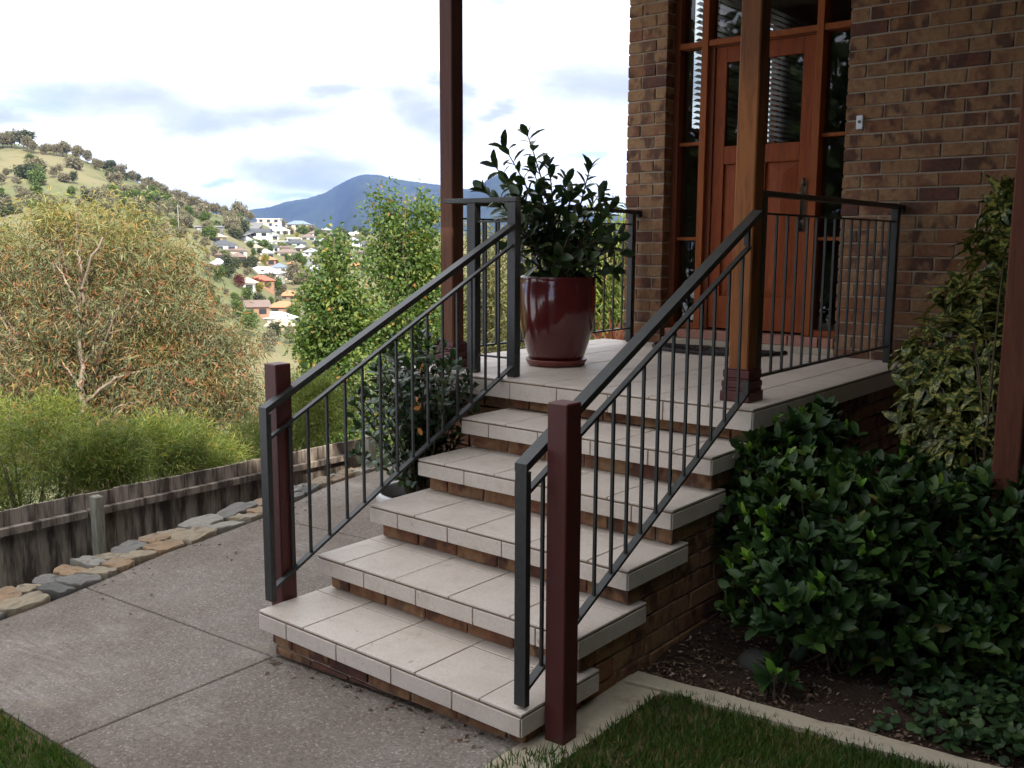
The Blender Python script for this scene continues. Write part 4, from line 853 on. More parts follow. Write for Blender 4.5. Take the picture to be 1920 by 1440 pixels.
make_tree('pear_tree', 'tall twin topped green tree close to the left porch post', 'tree', E_([(728, 398, 26, 30, 40, 0), (798, 415, 22, 26, 36, .3), (742, 470, 48, 50, 60, 0), (790, 500, 40, 46, 66, .3), (758, 560, 66, 66, 76, 0), (768, 660, 82, 76, 96, 0), (775, 780, 96, 86, 90, 0), (715, 640, 30, 40, 46, .2)], 17), tuple(np.append(at(750, 800, 17)[:2], -4.6)), (M_PEAR, BK_DARK), 340, 86, .27, .074, .60, 103, droop=.35, n_br=46, trunk_r=.06, outward=.6, wexp=.55)
for k, (lst, dd, lab, s_) in enumerate([
    ([(60, 850, 110, 90, 60, 0), (30, 925, 110, 80, 46, .1), (135, 905, 60, 60, 40, .1), (-60, 850, 120, 90, 90, .2), (120, 785, 62, 60, 38, .2), (30, 800, 55, 60, 50, .1), (165, 830, 40, 40, 30, 0), (-10, 770, 40, 50, 28, .3)], 6.6, 'bright green feathery bush hanging over the fence at the left edge', 0),
    ([(205, 875, 48, 50, 44, -.1), (235, 850, 36, 40, 36, .1), (180, 840, 36, 40, 30, .1)], 6.9, 'dark feathery bush drooping over the fence beside the grey fence post', 0),
    ([(310, 850, 85, 70, 45, 0), (395, 860, 55, 60, 34, .2), (285, 815, 40, 40, 24, .2), (350, 815, 40, 40, 28, .2)], 7.8, 'yellow green feathery bush behind the middle of the fence', 0),
    ([(470, 830, 60, 60, 40, 0), (560, 790, 60, 60, 70, .2), (610, 770, 50, 50, 60, .3), (590, 730, 40, 40, 36, .4)], 9.5, 'yellow green bush behind the fence seen beside the left newel post', 0)]):
    make_tree('feathery_bush', lab, 'bush', E_(lst, dd), tuple(np.append(at(lst[0][0], lst[0][1], dd)[:2], -1.9)), (M_BUSH, BK_DARK), 210 if k != 1 else 110, 120, .115, .058, .085, 110+k, droop=.05, n_br=22, trunk_r=.02, outward=.8, crown_name='foliage', fork=.1, br_r=.6, group='feathery bushes behind the fence')
for k, (lst, dd, zb_, lab) in enumerate([
    ([(915, 560, 60, 60, 80, 0), (900, 470, 36, 40, 40, 0), (935, 650, 60, 60, 60, 0)], 26, -7.5, 'olive green gum tree seen through the railing right of the reddish post'),
    ([(1010, 560, 70, 60, 110, 0), (1040, 480, 50, 50, 60, 0), (1000, 660, 70, 60, 60, 0)], 22, -6.5, 'yellow olive gum tree standing behind the potted shrub'),
    ([(1130, 500, 60, 60, 80, 0), (1150, 440, 34, 34, 40, 0), (1150, 600, 70, 60, 70, 0), (1090, 590, 40, 40, 60, 0)], 19, -5.5, 'yellow olive gum tree seen between the potted shrub and the brick pier'),
    ([(840, 640, 50, 50, 60, 0), (860, 720, 60, 60, 60, 0)], 30, -9, 'low olive gum tree behind the foot of the reddish post')]):
    make_tree('gum_tree', lab, 'tree', E_(lst, dd), tuple(np.append(at(lst[0][0], 700, dd)[:2], zb_)), (M_OLIVE if k != 2 else M_BUSH, BK_PALE), 110, 55, .55, .19, .22, 130+k, droop=.5, n_br=22, trunk_r=.11, outward=.3)
M_FLAX = leaf_mat('leaf', [(0, (.30, .07, .06)), (.5, (.42, .14, .10)), (1, (.35, .25, .12))], .5, .2)
rg = np.random.default_rng(81); n = 60; b = np.append(at(1150, 645, 8.6)[:2], .55); D = rg.normal(size=(n, 3))*.6; D[:, 2] = .9; L = .45*(.6+.5*rg.random(n)); fl = thing('flax_plant', 'pinkish red spiky plant beyond the porch at the foot of the brick pier', 'plant', tuple(b))
v, f = leaf_mesh(np.tile(b, (n, 1))+rg.normal(size=(n, 3))*.03, D, rg.normal(size=(n, 3)), L, np.full(n, .03), 'blade'); fast_mesh('blades', v, f, M_FLAX, fl)
# unseen evergreens: three added to block sun, one read from the door glass reflection
M_YARD = leaf_mat('leaf', [(0, (.022, .045, .016)), (.6, (.040, .075, .024)), (1, (.075, .12, .04))], .4, .05, .4)
for k, (x, y, lab) in enumerate([(6.9, -8.2, 'unseen evergreen added to shade the steps, farthest from the house'), (8.9, -4.7, 'unseen evergreen added to shade the steps, middle of the row'), (10.9, -1.2, 'unseen evergreen added to shade the steps, nearest the house')]):
    make_tree('evergreen_tree', lab, 'tree', [(np.array([x, y, 7.7]), np.array([2.7, 2.7, 3.6])), (np.array([x+.3, y+.6, 5.0]), np.array([2.8, 2.8, 2.8])), (np.array([x-.4, y-.9, 9.6]), np.array([1.9, 1.9, 1.7])), (np.array([x+.6, y+1.0, 9.6]), np.array([1.9, 1.9, 1.6]))], (x, y, -.1), (M_YARD, BK_DARK), 420, 24, .5, .42, .6, 141+k, droop=.2, n_br=40, trunk_r=.25, outward=.5, group='shade trees added out of view')
make_tree('evergreen_tree', 'broad dark evergreen tree across the front yard facing the door', 'tree', [(np.array([-9.5, -11.0, 3.6]), np.array([3.4, 3.0, 3.4])), (np.array([-6.0, -12.5, 3.8]), np.array([3.4, 3.0, 3.6])), (np.array([-2.5, -13.5, 4.0]), np.array([3.4, 3.0, 3.4])), (np.array([1.5, -14.0, 4.0]), np.array([3.4, 3.0, 3.4]))], (-4.5, -12.5, -.4), (M_YARD, BK_DARK), 620, 24, .6, .42, .6, 148, droop=.2, n_br=30, trunk_r=.3, outward=.5)
make_tree('evergreen_tree', 'unseen evergreen added behind the camera to darken the garden bed', 'tree', [(np.array([4.5, -5.0, 4.8]), np.array([1.8, 1.9, 1.7])), (np.array([4.7, -4.6, 6.4]), np.array([1.4, 1.4, 1.4]))], (4.5, -5.0, -.1), (M_YARD, BK_DARK), 260, 24, .4, .30, .6, 151, droop=.2, n_br=20, trunk_r=.12, outward=.5)  # added behind the camera to cut sky light on the garden bed
make_tree('shade_hedge', 'unseen hedge along the right side of the front yard', 'shade_hedge', [(np.array([4.75, y, 1.9]), np.array([.8, 1.2, 2.3])) for y in (-4.4, -3.0, -1.5, 0, 1.4, 2.7)], (4.75, -.4, -.1), (M_YARD, BK_DARK), 900, 24, .34, .22, .6, 149, droop=.1, n_br=30, trunk_r=.05, outward=.5)  # added out of view to keep sky light off the wall and shrubs

# ================================================================== valley, hill, mountain
def proj(Pt):
    d = np.asarray(Pt)-CAM; z = d@FW; return 960+FPX*(d@RT)/z, 720-FPX*(d@UP)/z
R0 = np.array([math.cos(YAW), -math.sin(YAW)]); F0_ = np.array([math.sin(YAW), math.cos(YAW)])
CU = np.array([-900, -600, -200, 0, 60, 150, 250, 330, 400, 460, 500, 530, 560, 620, 700, 800, 1000, 1200, 2600.])
CV = np.array([290, 262, 268, 278, 276, 292, 332, 368, 398, 414, 421, 429, 432, 435, 439, 442, 447, 449, 452.])
RC = np.interp(CU, [400, 540], [470, 560]); HZ = np.interp(CU, [0, 960, 1920], [452, 456.3, 460.5])
CZ = CAM[2]+(HZ-CV)/FPX*RC*np.interp(CU, [-900, 0, 960], [1.25, 1.12, 1.0])**0
def terr(u, r):
    """height of the land in the direction that meets photo column u, r metres away"""
    u = np.asarray(u, float); r = np.asarray(r, float); cz = np.interp(u, CU, CZ); rc = np.interp(u, CU, RC)
    dist = np.sqrt(1+((u-960)/FPX)**2); rr = r/dist*1.0        # distance along the view axis
    zf = np.interp(u, [380, 440, 520], [1.0, -4.0, -16.0])
    z = np.where(rr < 30, np.interp(rr, [0, 6, 30], [-1.75, -2.0, -7.5]), np.interp(rr, [30, 90, 180], [-7.5, -17, -23.5]))
    s1 = np.clip((rr-180)/120, 0, 1); z = np.where(rr > 180, -23.5+(zf+23.5)*(s1*s1*(3-2*s1)*.5+s1*.5), z)
    s2 = np.clip((rr-300)/(rc-300), 0, 1); z = np.where(rr > 300, zf+(cz-zf)*np.where(u < 470, s2**.9, s2), z)
    s3_ = np.clip((rr-rc)/350, 0, 1); z = np.where(rr > rc, cz+(-26-cz)*(s3_*s3_*(3-2*s3_)), z); return z
def polar(u, r):
    th = (u-960)/FPX/math.cos(PIT); d = F0_[None]+th[:, None]*R0[None]; d /= np.linalg.norm(d, axis=1)[:, None]; return CAM[0]+d[:, 0]*r, CAM[1]+d[:, 1]*r
def spot(u, v, r0=60, r1=2500):
    """first place where the land meets the sight line through (u,v)"""
    r = np.geomspace(r0, r1, 500); uu = np.full(500, float(u)); x, y = polar(uu, r); z = terr(uu, r); pv = np.array([proj(p)[1] for p in np.stack([x, y, z], 1)])
    i = np.argmax(pv <= v) if (pv <= v).any() else int(np.argmin(pv)); return np.array([x[i], y[i], z[i]]), r[i]
def m_land(nt):
    co = nt.coord(); a_ = nt.noise(co, .012, 5, .6); b_ = nt.noise(co, .11, 5, .65); c_ = nt.noise(co, .7, 4, .7)
    c = nt.mix(nt.step(a_, .4, .6), (.198, .176, .095), (.132, .146, .066)); c = nt.mix(nt.math('MULTIPLY', nt.step(b_, .5, .68), .7), c, (.12, .125, .055)); c = nt.mix(nt.math('MULTIPLY', nt.step(c_, .62, .74), .5), c, (.36, .31, .22))
    return pbsdf(nt, c, .95, .1)
MT['land'] = mat('land', m_land)
rg = np.random.default_rng(91)
th = np.tan(np.radians(np.linspace(-66, 50, 230))); uu = 960+FPX*th; rs_ = np.concatenate([[.4], np.geomspace(2, 150, 34), np.linspace(160, 900, 120), np.geomspace(920, 13000, 26)])
P = np.zeros((len(rs_), len(uu), 3)); bump = rg.normal(size=(len(rs_), len(uu)))
for i, r in enumerate(rs_):
    x, y = polar(uu, r); P[i, :, 0] = x; P[i, :, 1] = y; P[i, :, 2] = terr(uu, np.full(len(uu), r))+(bump[i]*min(.35, r*.0012) if r > 40 else 0)
mb = MB(); mb.grid(P); tag(mb.link('terrain', MT['land'], smooth=True), kind='structure')
# dirt track and streets draped on the land
def ribbon(name, pix, w, mt, lift=.5):
    mb = MB(); pts = []
    for (ua, va), (ub, vb) in zip(pix[:-1], pix[1:]):
        for k in range(6): pts.append(spot(ua+(ub-ua)*k/6, va+(vb-va)*k/6)[0])
    pts = np.array(pts); t_ = np.gradient(pts, axis=0); n_ = unit(np.stack([-t_[:, 1], t_[:, 0], 0*t_[:, 0]], 1)); up_ = np.array([0, 0, lift]); mb.grid(np.stack([pts-n_*w/2+up_, pts+n_*w/2+up_], 1)); tag(mb.link(name, mt), kind='structure')
MT['dirt'] = mat('dirt', plain((.40, .30, .21), .9, .1, .2, .3)); MT['asphalt'] = mat('asphalt', plain((.20, .195, .19), .9, .1, .1, .3)); MT['verge'] = mat('verge', plain((.42, .33, .20), .9, .1, .15, .3))
ribbon('dirt_track', [(262, 318), (285, 334), (302, 347), (338, 372), (372, 392)], 7, MT['dirt'], 1.0)
ribbon('road', [(455, 446), (475, 438), (488, 426), (492, 420)], 7, MT['asphalt'], .8)
ribbon('road', [(598, 520), (592, 500), (585, 488)], 7, MT['asphalt'], .8)
# the far blue mountain
def m_mount(nt):
    co = nt.coord(); a_ = nt.noise(co, .004, 6, .65); b_ = nt.noise(nt.vmath('ADD', co, (500, 90, 0)), .0016, 4, .6); c = nt.mix(nt.step(a_, .35, .65), (.020, .030, .018), (.042, .055, .030)); c = nt.mix(nt.math('MULTIPLY', nt.step(b_, .60, .70), .4), c, (.11, .095, .07)); return pbsdf(nt, c, .95, .05)
MT['mount'] = mat('mountain', m_mount)
MU = np.array([200, 330, 420, 485, 512, 548, 591, 620, 643, 667, 689, 715, 739, 775, 828, 870, 890, 920, 940, 1000, 1100, 1170, 1400, 2200.]); MV = np.array([455, 430, 408, 394, 391, 380, 373, 363, 349, 337, 331, 332, 337, 343.5, 350, 357, 360, 365.5, 372, 385, 400, 408, 425, 450.])
us = np.linspace(200, 2200, 420); mv = np.interp(us, MU, MV); hz = np.interp(us, [0, 960, 1920], [452, 456.3, 460.5]); rc = 6500.
rs_ = np.linspace(3600, 8600, 70); P = np.zeros((len(rs_), len(us), 3)); ph = np.cumsum(rg.normal(size=len(us)))*.35
gul = np.convolve(rg.normal(size=len(us)+24), np.hanning(25), 'valid')[:len(us)]
for i, r in enumerate(rs_):
    dist = np.sqrt(1+((us-960)/FPX)**2); x, y = polar(us, r*dist); zc_ = CAM[2]+(hz-mv)/FPX*rc
    s_ = np.clip((r-3600)/(rc-3600), 0, 1); q = s_**1.35 if r <= rc else max(0, 1-(r-rc)/2000)**1.2; z = -34+(zc_+34)*q
    P[i] = np.stack([x, y, z+(gul*26*math.sin(math.pi*min(1, s_))+rg.normal(size=len(us))*5)*(1 if r < rc-60 else .25)*min(1, q*3)], 1)
mb = MB(); mb.grid(P); tag(mb.link('mountain', MT['mount'], smooth=True), kind='structure')

# ------------------------------------------------------------------ far trees: a few built, the rest copied with their parts
far_mats = {'grey': leaf_mat('leaf', [(0, (.13, .128, .092)), (.5, (.195, .185, .138)), (.85, (.26, .24, .185)), (1, (.32, .28, .22))], .6, .25, .2),
            'dark': leaf_mat('leaf', [(0, (.045, .062, .034)), (.6, (.075, .095, .052)), (1, (.12, .135, .075))], .6, .2, .2),
            'green': leaf_mat('leaf', [(0, (.055, .09, .025)), (.6, (.10, .15, .04)), (1, (.15, .20, .06))], .6, .2, .2),
            'yellow': leaf_mat('leaf', [(0, (.16, .17, .04)), (.6, (.26, .25, .06)), (1, (.36, .31, .09))], .6, .2, .2),
            'red': leaf_mat('leaf', [(0, (.09, .03, .025)), (.6, (.14, .05, .04)), (1, (.20, .08, .05))], .6, .2, .2)}
def far_ells(kind, rng):
    e = []
    if kind == 'gum':
        for k in range(8): a_ = rng.random()*6.28; r_ = 2.1*rng.random(); e.append((np.array([r_*math.cos(a_), r_*math.sin(a_), 3.0+3.4*rng.random()]), np.array([1.6, 1.6, 1.25])*(.75+.5*rng.random())))
    elif kind == 'round':
        for k in range(5): a_ = rng.random()*6.28; r_ = 1.1*rng.random(); e.append((np.array([r_*math.cos(a_), r_*math.sin(a_), 3.2+2.6*rng.random()]), np.array([1.7, 1.7, 1.7])*(.8+.4*rng.random())))
    elif kind == 'bush':
        for k in range(4): a_ = rng.random()*6.28; r_ = 1.5*rng.random(); e.append((np.array([r_*math.cos(a_), r_*math.sin(a_), 1.6+.8*rng.random()]), np.array([1.7, 1.7, 1.4])*(.8+.4*rng.random())))
    else:
        for z in (2, 3.6, 5.2, 6.6): e.append((np.array([0, 0, z]), np.array([1.9-.2*z, 1.9-.2*z, 1.2])))
    return e
PROTO = {}
def far_tree(kind, tone, u, v, hpx, label, group, rs):
    key = (kind, tone, rs.randrange(3)); p, r = spot(u, v); h = hpx*r/FPX/math.sqrt(1+((u-960)/FPX)**2)
    if key not in PROTO:
        t = make_tree({'gum': 'gum_tree', 'round': 'leafy_tree', 'bush': 'shrub', 'cone': 'conifer_tree'}[kind], label, 'tree' if kind != 'bush' else 'shrub', far_ells(kind, np.random.default_rng(hash(key[0]+key[1]) % 1 + len(PROTO)+200)), (0, 0, 0), (far_mats[tone], BK_DARK), 110, 15, .66, .60, .62, 300+len(PROTO), droop=.15, n_br=12, trunk_r=.22, outward=.5)
        PROTO[key] = t
    else: t = copy_tree(PROTO[key])
    t['label'] = label; t['group'] = group; s_ = h/{'gum': 7.6, 'round': 7.2, 'bush': 3.6, 'cone': 7.6}[kind]
    t.location = tuple(p-np.array([0, 0, .25*s_])); t.scale = (s_*(.9+.3*rs.random()), s_*(.9+.3*rs.random()), s_); t.rotation_euler = (0, 0, rs.random()*6.28)
rs = random.Random(17); crest = lambda u: float(np.interp(u, CU, CV))
u = -10
while u < 470:
    dens = 11 if not 430 < u < 446 else 9
    far_tree('gum' if rs.random() < .75 else 'round', 'grey' if rs.random() < .85 else 'dark', u, crest(u)+2+5*rs.random(), (16+17*rs.random())*(1.25 if u < 80 else .9), 'small grey green gum tree on the skyline of the grassy hill', 'trees along the crest of the hill', rs); u += dens*(.55+.9*rs.random())
for k in range(150):
    for _ in range(20):
        u = rs.uniform(-20, 470); v = crest(u)+12+(450-crest(u)-12)*rs.random()**.9
        if u < 130 and crest(u)+14 < v < 345 and rs.random() < .45: continue
        if abs(v-np.interp(u, [262, 302, 338, 372], [318, 347, 372, 392])) < 13 and 250 < u < 385: continue
        if u > 330 and v > 400 and u < 450 and rs.random() < .5: continue
        break
    kd = rs.choice(['gum', 'round', 'bush', 'bush', 'bush']); far_tree(kd, rs.choice(['grey', 'grey', 'grey', 'dark', 'green']), u, v, (14+19*rs.random())*(.75 if kd == 'bush' else 1), {'gum': 'scattered gum tree on the open slope of the hill', 'round': 'scattered rounded tree on the open slope of the hill', 'bush': 'low scattered shrub on the open slope of the hill'}[kd], 'trees scattered over the slope of the hill', rs)
far_tree('round', 'green', 85, 318, 26, 'bright green rounded tree alone in the open grass of the hill', 'trees scattered over the slope of the hill', rs)
# ------------------------------------------------------------------ far houses
def house_far(u, v, wpx, wall, roof, label, hip=True, storeys=1, rot=0., seed=0, flat=False):
    rs = random.Random(seed+int(u*7)); p, r = spot(u, v); k = r/FPX/math.sqrt(1+((u-960)/FPX)**2); w = wpx*k; w *= .88; dp = min(max(w*.62, 6), 12); h = 2.7*storeys
    p = p-np.array([0, 0, 1.5]); t = thing('suburban_house', label, 'house', tuple(p), 'houses of the suburb across the valley')
    a_ = math.atan2(-(p-CAM)[0], (p-CAM)[1])+rot; Rm = np.array([[math.cos(a_), -math.sin(a_), 0], [math.sin(a_), math.cos(a_), 0], [0, 0, 1]])
    mb = MB(); mb.box(-w/2, w/2, -dp/2, dp/2, -2.5, h, R=Rm, o=p); mb.link('wall', wall, t)
    mb = MB(); e = .55; W2, D2 = w/2+e, dp/2+e; rh = min(dp*.27, 3.2)
    if flat: mb.box(-W2, W2, -D2, D2, h+.01, h+.35, R=Rm, o=p)
    else:
        rx = max(W2-D2*1.0, .1) if hip else W2; vv = np.array([(-W2, -D2, h+.01), (W2, -D2, h+.01), (W2, D2, h+.01), (-W2, D2, h+.01), (-rx, 0, h+rh), (rx, 0, h+rh)])@Rm.T+p
        mb.add(vv, [(3, 2, 1, 0), (0, 1, 5, 4), (1, 2, 5), (2, 3, 4, 5), (3, 0, 4)])
    mb.link('roof', roof, t)
    n = max(2, int(w/3.4))
    for s in range(storeys):
        for i in range(n):
            x = -w/2+w*(i+.5)/n; ww = .7+.5*rs.random()
            mb = MB(); mb.box(x-ww, x+ww, -dp/2-.06, -dp/2-.01, s*2.7+.9, s*2.7+2.2, R=Rm, o=p); mb.link('window', MT['farglass'], t)
    return t
MT['farglass'] = mat('window', plain((.035, .04, .05), .15, .5))
fw = {k: mat('house_wall', plain(c, .8, .3, .06, .5)) for k, c in dict(white=(.74, .72, .68), cream=(.58, .50, .38), tan=(.42, .32, .22), grey=(.40, .41, .42), brick=(.34, .19, .12)).items()}
frf = {k: mat('house_roof', plain(c, .6, .4, .10, .4)) for k, c in dict(white=(.72, .72, .73), dark=(.07, .075, .085), brown=(.19, .135, .11), orange=(.45, .20, .095), red=(.45, .12, .07), beige=(.52, .40, .28), blue=(.17, .22, .33), grey=(.32, .33, .35)).items()}
HL = [(388, 432, 86, 'grey', 'grey', 'long flat pale grey house at the foot of the grassy hill', 0, 1, True), (412, 452, 44, 'tan', 'beige', 'low tan house below the flat grey one at the hill foot', 1, 1, False), (428, 467, 48, 'white', 'dark', 'white house with a dark blue grey roof on the left of the suburb', 1, 1, False),
      (446, 477, 52, 'cream', 'brown', 'cream house with a wide brown roof on the left of the suburb', 1, 1, False), (506, 412, 38, 'white', 'beige', 'highest white house on the spur where hill meets mountain', 1, 1, True), (515, 424, 46, 'white', 'white', 'white two storey house just under the highest one on the spur', 0, 2, True),
      (530, 437, 48, 'white', 'white', 'white house with a pale pyramid roof on the spur', 1, 1, False), (568, 435, 48, 'cream', 'blue', 'cream two storey house with a pale blue roof on the spur', 1, 2, False), (498, 452, 42, 'white', 'dark', 'white house with dark gables beside the road on the spur', 0, 2, False),
      (562, 461, 38, 'grey', 'dark', 'grey house with a dark low roof in the middle of the spur', 1, 1, False), (528, 458, 32, 'white', 'white', 'small white flat roofed house in the middle of the spur', 0, 1, True), (546, 480, 46, 'cream', 'brown', 'cream house with a brown hipped roof at the lower edge of the spur', 1, 1, False),
      (567, 487, 38, 'white', 'white', 'white roofed house right of the brown hipped one', 1, 1, False), (617, 436, 24, 'tan', 'grey', 'small grey roofed house on the skyline behind the slender tree', 1, 1, False), (660, 446, 36, 'white', 'white', 'long white house on the skyline between the two green trees', 0, 1, False),
      (668, 467, 24, 'white', 'grey', 'white house below the skyline between the two green trees', 1, 2, False), (507, 494, 40, 'brick', 'orange', 'orange roofed house nearest the spur', 1, 1, False), (530, 508, 34, 'white', 'blue', 'house with a blue grey roof among the orange roofs', 1, 1, False),
      (500, 520, 78, 'white', 'white', 'long house with a bright white roof in the valley', 1, 1, False), (496, 534, 52, 'brick', 'red', 'house with a bright red roof in the valley', 1, 1, False), (548, 562, 44, 'brick', 'orange', 'small orange roofed house under the yellow trees', 1, 1, False),
      (536, 584, 62, 'brick', 'orange', 'wide orange roofed house in the lower valley', 1, 1, False), (482, 584, 54, 'brick', 'brown', 'brown roofed house in the lower valley beside the gum tree', 0, 1, False), (518, 606, 82, 'white', 'white', 'large white roofed house low in the valley', 1, 1, False),
      (530, 620, 64, 'tan', 'beige', 'beige roofed house nearest in the valley', 1, 1, False), (418, 505, 32, 'white', 'white', 'white roofed house half hidden by the gum tree', 1, 1, False), (676, 505, 28, 'brick', 'orange', 'orange roofed house between the two green trees', 1, 1, False),
      (594, 512, 24, 'white', 'white', 'white house left of the slender green tree', 1, 1, False), (908, 500, 30, 'brick', 'orange', 'orange roofed house seen through the porch railing', 1, 1, False), (6, 432, 22, 'white', 'blue', 'blue roofed house at the left edge under the hill', 1, 1, False),
      (585, 450, 30, 'white', 'brown', 'white house with a brown roof right of the cream two storey one', 1, 1, False), (610, 458, 34, 'cream', 'grey', 'cream house with a grey roof left of the slender tree top', 1, 1, False), (590, 478, 28, 'white', 'grey', 'pale house with a grey roof left of the slender tree', 1, 1, False), (545, 523, 30, 'cream', 'white', 'small pale house right of the red roofed one', 1, 1, False),
      (520, 447, 26, 'white', 'grey', 'small grey roofed house tucked between the gabled house and the pyramid roof', 1, 1, False), (540, 470, 26, 'tan', 'brown', 'small tan house just above the brown hipped roof', 1, 1, False), (515, 470, 28, 'white', 'dark', 'dark roofed white house in the middle of the slope', 1, 1, False), (478, 462, 26, 'cream', 'grey', 'grey roofed cream house beside the top of the road', 1, 1, False), (455, 490, 30, 'brick', 'brown', 'brown roofed brick house left of the valley road', 1, 1, False), (480, 500, 28, 'cream', 'beige', 'beige roofed cream house above the long white roof', 1, 1, False), (560, 500, 26, 'tan', 'orange', 'orange tiled tan house right of the blue grey roof', 1, 1, False), (575, 525, 30, 'cream', 'grey', 'grey roofed cream house left of the slender tree low in the valley', 1, 1, False), (632, 446, 22, 'white', 'dark', 'tiny dark roofed house on the skyline above the slender tree', 1, 1, False), (690, 478, 24, 'cream', 'brown', 'brown roofed cream house between the two green trees', 1, 1, False), (470, 540, 36, 'white', 'beige', 'beige roofed white house left of the red roof', 1, 1, False), (505, 480, 24, 'white', 'white', 'small white roofed house above the nearest orange roof', 1, 1, False), (930, 510, 30, 'brick', 'red', 'red roofed house seen through the porch railing', 1, 1, False), (915, 545, 34, 'cream', 'orange', 'orange roofed cream house low behind the porch railing', 1, 1, False), (1128, 545, 34, 'brick', 'orange', 'orange roofed house seen between the potted shrub and the pier', 1, 1, False)]
HL += [(470, 455, 24, 'white', 'white', 'small white house at the left end of the road on the spur', 1, 1, False), (486, 470, 24, 'white', 'beige', 'beige roofed white house under the gabled house by the road', 1, 1, False), (555, 452, 24, 'white', 'white', 'white flat topped house in the row under the pale blue roof', 0, 1, True), (572, 470, 24, 'tan', 'grey', 'grey roofed tan house right of the middle of the spur', 1, 1, False),
       (596, 442, 22, 'white', 'brown', 'brown roofed white house on the skyline right of the pale blue roof', 1, 1, False), (645, 458, 24, 'cream', 'brown', 'brown roofed cream house just right of the slender tree top', 1, 1, False), (683, 440, 22, 'white', 'white', 'small white house on the skyline left of the twin topped tree', 1, 1, False), (690, 462, 24, 'white', 'dark', 'dark roofed white house left of the twin topped tree', 1, 1, False),
       (655, 485, 26, 'white', 'beige', 'beige roofed white house low between the two green trees', 1, 1, False), (690, 500, 28, 'cream', 'grey', 'grey roofed cream house low beside the twin topped tree', 1, 1, False), (425, 486, 28, 'tan', 'brown', 'brown roofed tan house above the white one by the gum tree', 1, 1, False), (580, 560, 32, 'cream', 'beige', 'beige roofed cream house by the lower left of the slender tree', 1, 1, False)]
for i, (u, v, w, wl, rf_, lab, hip, st, flat_) in enumerate(HL): house_far(u, v, w, fw[wl], frf[rf_], lab, bool(hip), st, rot=rs.uniform(-.35, .35), seed=i, flat=flat_)
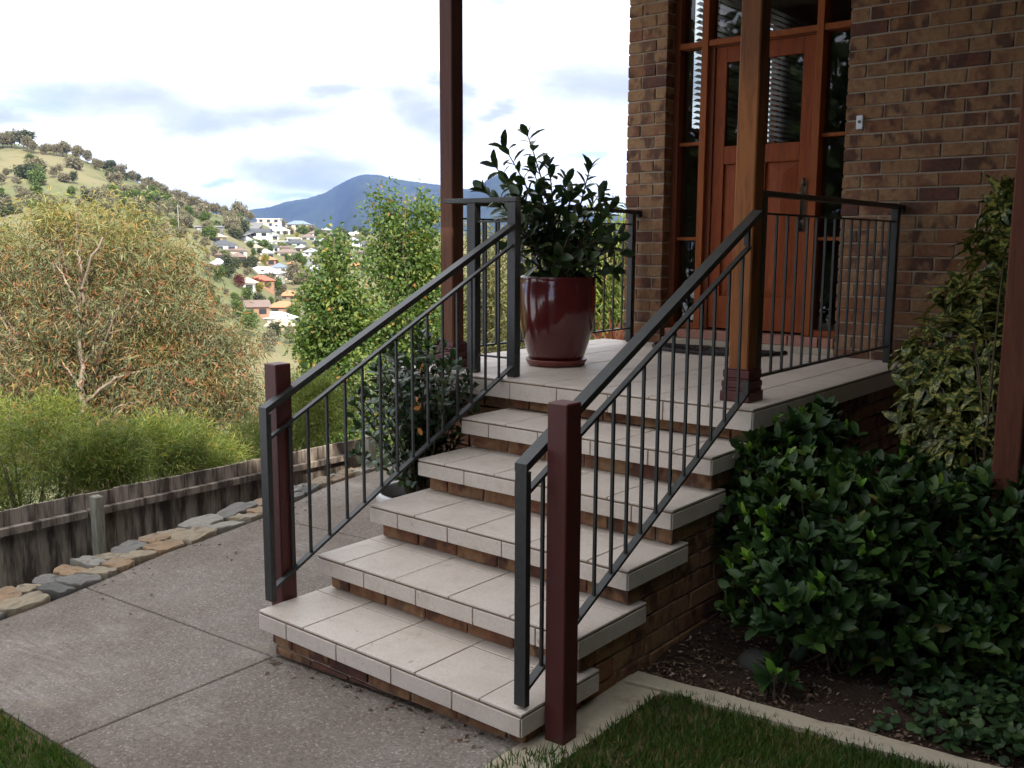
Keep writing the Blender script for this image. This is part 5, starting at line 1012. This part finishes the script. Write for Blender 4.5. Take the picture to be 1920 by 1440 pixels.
VT = [(435, 520, 44, 'cone', 'dark'), (447, 512, 30, 'round', 'dark'), (475, 510, 34, 'gum', 'dark'), (455, 540, 28, 'round', 'red'), (510, 548, 22, 'round', 'yellow'), (490, 556, 26, 'round', 'yellow'), (528, 556, 28, 'round', 'green'), (555, 535, 46, 'gum', 'grey'), (575, 545, 40, 'gum', 'grey'), (565, 505, 30, 'round', 'green'),
      (505, 500, 22, 'round', 'yellow'), (525, 503, 18, 'round', 'yellow'), (470, 575, 34, 'round', 'green'), (490, 578, 28, 'gum', 'dark'), (520, 640, 40, 'round', 'dark'), (545, 645, 36, 'gum', 'grey'), (505, 660, 44, 'gum', 'grey'), (585, 640, 40, 'gum', 'grey'), (540, 470, 14, 'bush', 'green'), (480, 470, 18, 'gum', 'green'), (465, 485, 20, 'round', 'dark'),
      (410, 480, 22, 'gum', 'grey'), (430, 490, 22, 'round', 'green'), (395, 470, 26, 'gum', 'grey'), (380, 455, 24, 'gum', 'grey'), (445, 440, 30, 'round', 'grey'), (440, 425, 30, 'gum', 'grey'), (460, 428, 26, 'round', 'green'), (468, 418, 34, 'gum', 'grey'), (455, 410, 36, 'gum', 'grey'), (480, 408, 22, 'gum', 'grey'), (545, 405, 16, 'gum', 'grey'), (536, 410, 20, 'gum', 'grey'),
      (575, 440, 16, 'bush', 'green'), (590, 438, 14, 'bush', 'grey'), (603, 446, 16, 'round', 'green'), (600, 468, 18, 'round', 'dark'), (610, 490, 24, 'gum', 'green'), (598, 500, 18, 'round', 'yellow'), (690, 450, 20, 'gum', 'dark'), (640, 450, 14, 'bush', 'dark'), (700, 480, 30, 'gum', 'grey'), (690, 520, 36, 'round', 'green'), (850, 470, 26, 'gum', 'grey'), (885, 480, 26, 'gum', 'grey'), (905, 470, 26, 'gum', 'grey'), (925, 490, 30, 'round', 'green'), (950, 470, 24, 'gum', 'grey'), (890, 520, 36, 'gum', 'grey'), (930, 540, 40, 'round', 'green'), (1000, 470, 24, 'gum', 'grey'), (1060, 480, 28, 'gum', 'grey'), (1120, 470, 26, 'gum', 'grey'), (1160, 500, 34, 'gum', 'grey'), (860, 560, 44, 'gum', 'green'), (980, 540, 40, 'gum', 'grey'), (1080, 540, 40, 'gum', 'grey'), (1150, 560, 46, 'round', 'green'), (880, 610, 50, 'gum', 'grey'),
      (555, 600, 30, 'round', 'green'), (570, 575, 26, 'gum', 'dark'), (450, 600, 36, 'round', 'green'), (470, 630, 40, 'gum', 'green'), (560, 500, 20, 'gum', 'grey'), (487, 540, 16, 'bush', 'red'), (515, 475, 16, 'gum', 'green'), (495, 480, 16, 'round', 'dark'), (575, 500, 20, 'round', 'green'), (420, 530, 30, 'round', 'green'), (400, 520, 28, 'gum', 'grey'), (545, 492, 16, 'round', 'green')]
rv = random.Random(77)
for k in range(75):
    u = rv.uniform(395, 690); lo = 446 if u < 520 else 438; v = rv.uniform(lo, 470 if u > 600 else 600)
    if u < 470 and v < 470: v += 30
    VT.append((u, v, rv.uniform(8, 17)*(1+max(0, v-480)/140), rv.choice(['gum', 'round', 'bush', 'round']), rv.choice(['grey', 'green', 'dark', 'grey', 'green', 'yellow'])))
TONE = dict(grey='grey green', dark='dark green', green='mid green', yellow='yellow green', red='reddish'); KIND = dict(gum='gum tree', round='rounded tree', bush='low shrub', cone='conifer')
for u, v, h, kd, tn in VT:
    zone = 'on the upper slopes of the suburb' if v < 475 else ('between the coloured roofs of the valley' if v < 565 else 'in the lowest part of the valley below the roofs')
    if u > 600: zone = 'on the far slope beyond the pear trees' if u < 780 else 'on the valley side seen through the porch railing'
    far_tree(kd, tn, u, v, h, f'{TONE[tn]} {KIND[kd]} {zone}', 'trees among the houses of the valley', rs)
mb = MB(); p, r = spot(348, 438); mb.tube([p, p+np.array([0, 0, 9.5])], .16, 6); mb.box(-.9, .9, -.08, .08, 8.8, 9.0, o=p); tag(mb.link('power_pole', MT['fpost']), 'thin pale pole standing left of the flat grey house', 'pole')

# ------------------------------------------------------------------ air between here and the mountain
def m_haze(nt):
    v = nt.node('ShaderNodeVolumePrincipled'); v.inputs['Color'].default_value = (.27, .44, 1.0, 1); v.inputs['Density'].default_value = 6.5e-5; v.inputs['Anisotropy'].default_value = .1; return v.outputs[0]
hz_m = bpy.data.materials.new('haze'); hz_m.use_nodes = True; nt = NT(hz_m.node_tree); nt.n.clear(); out = nt.node('ShaderNodeOutputMaterial'); nt.l.new(m_haze(nt), out.inputs['Volume'])
mb = MB(); mb.box(-14500, 14500, -14500, 14500, -75, 640); tag(mb.link('haze', hz_m), kind='stuff')
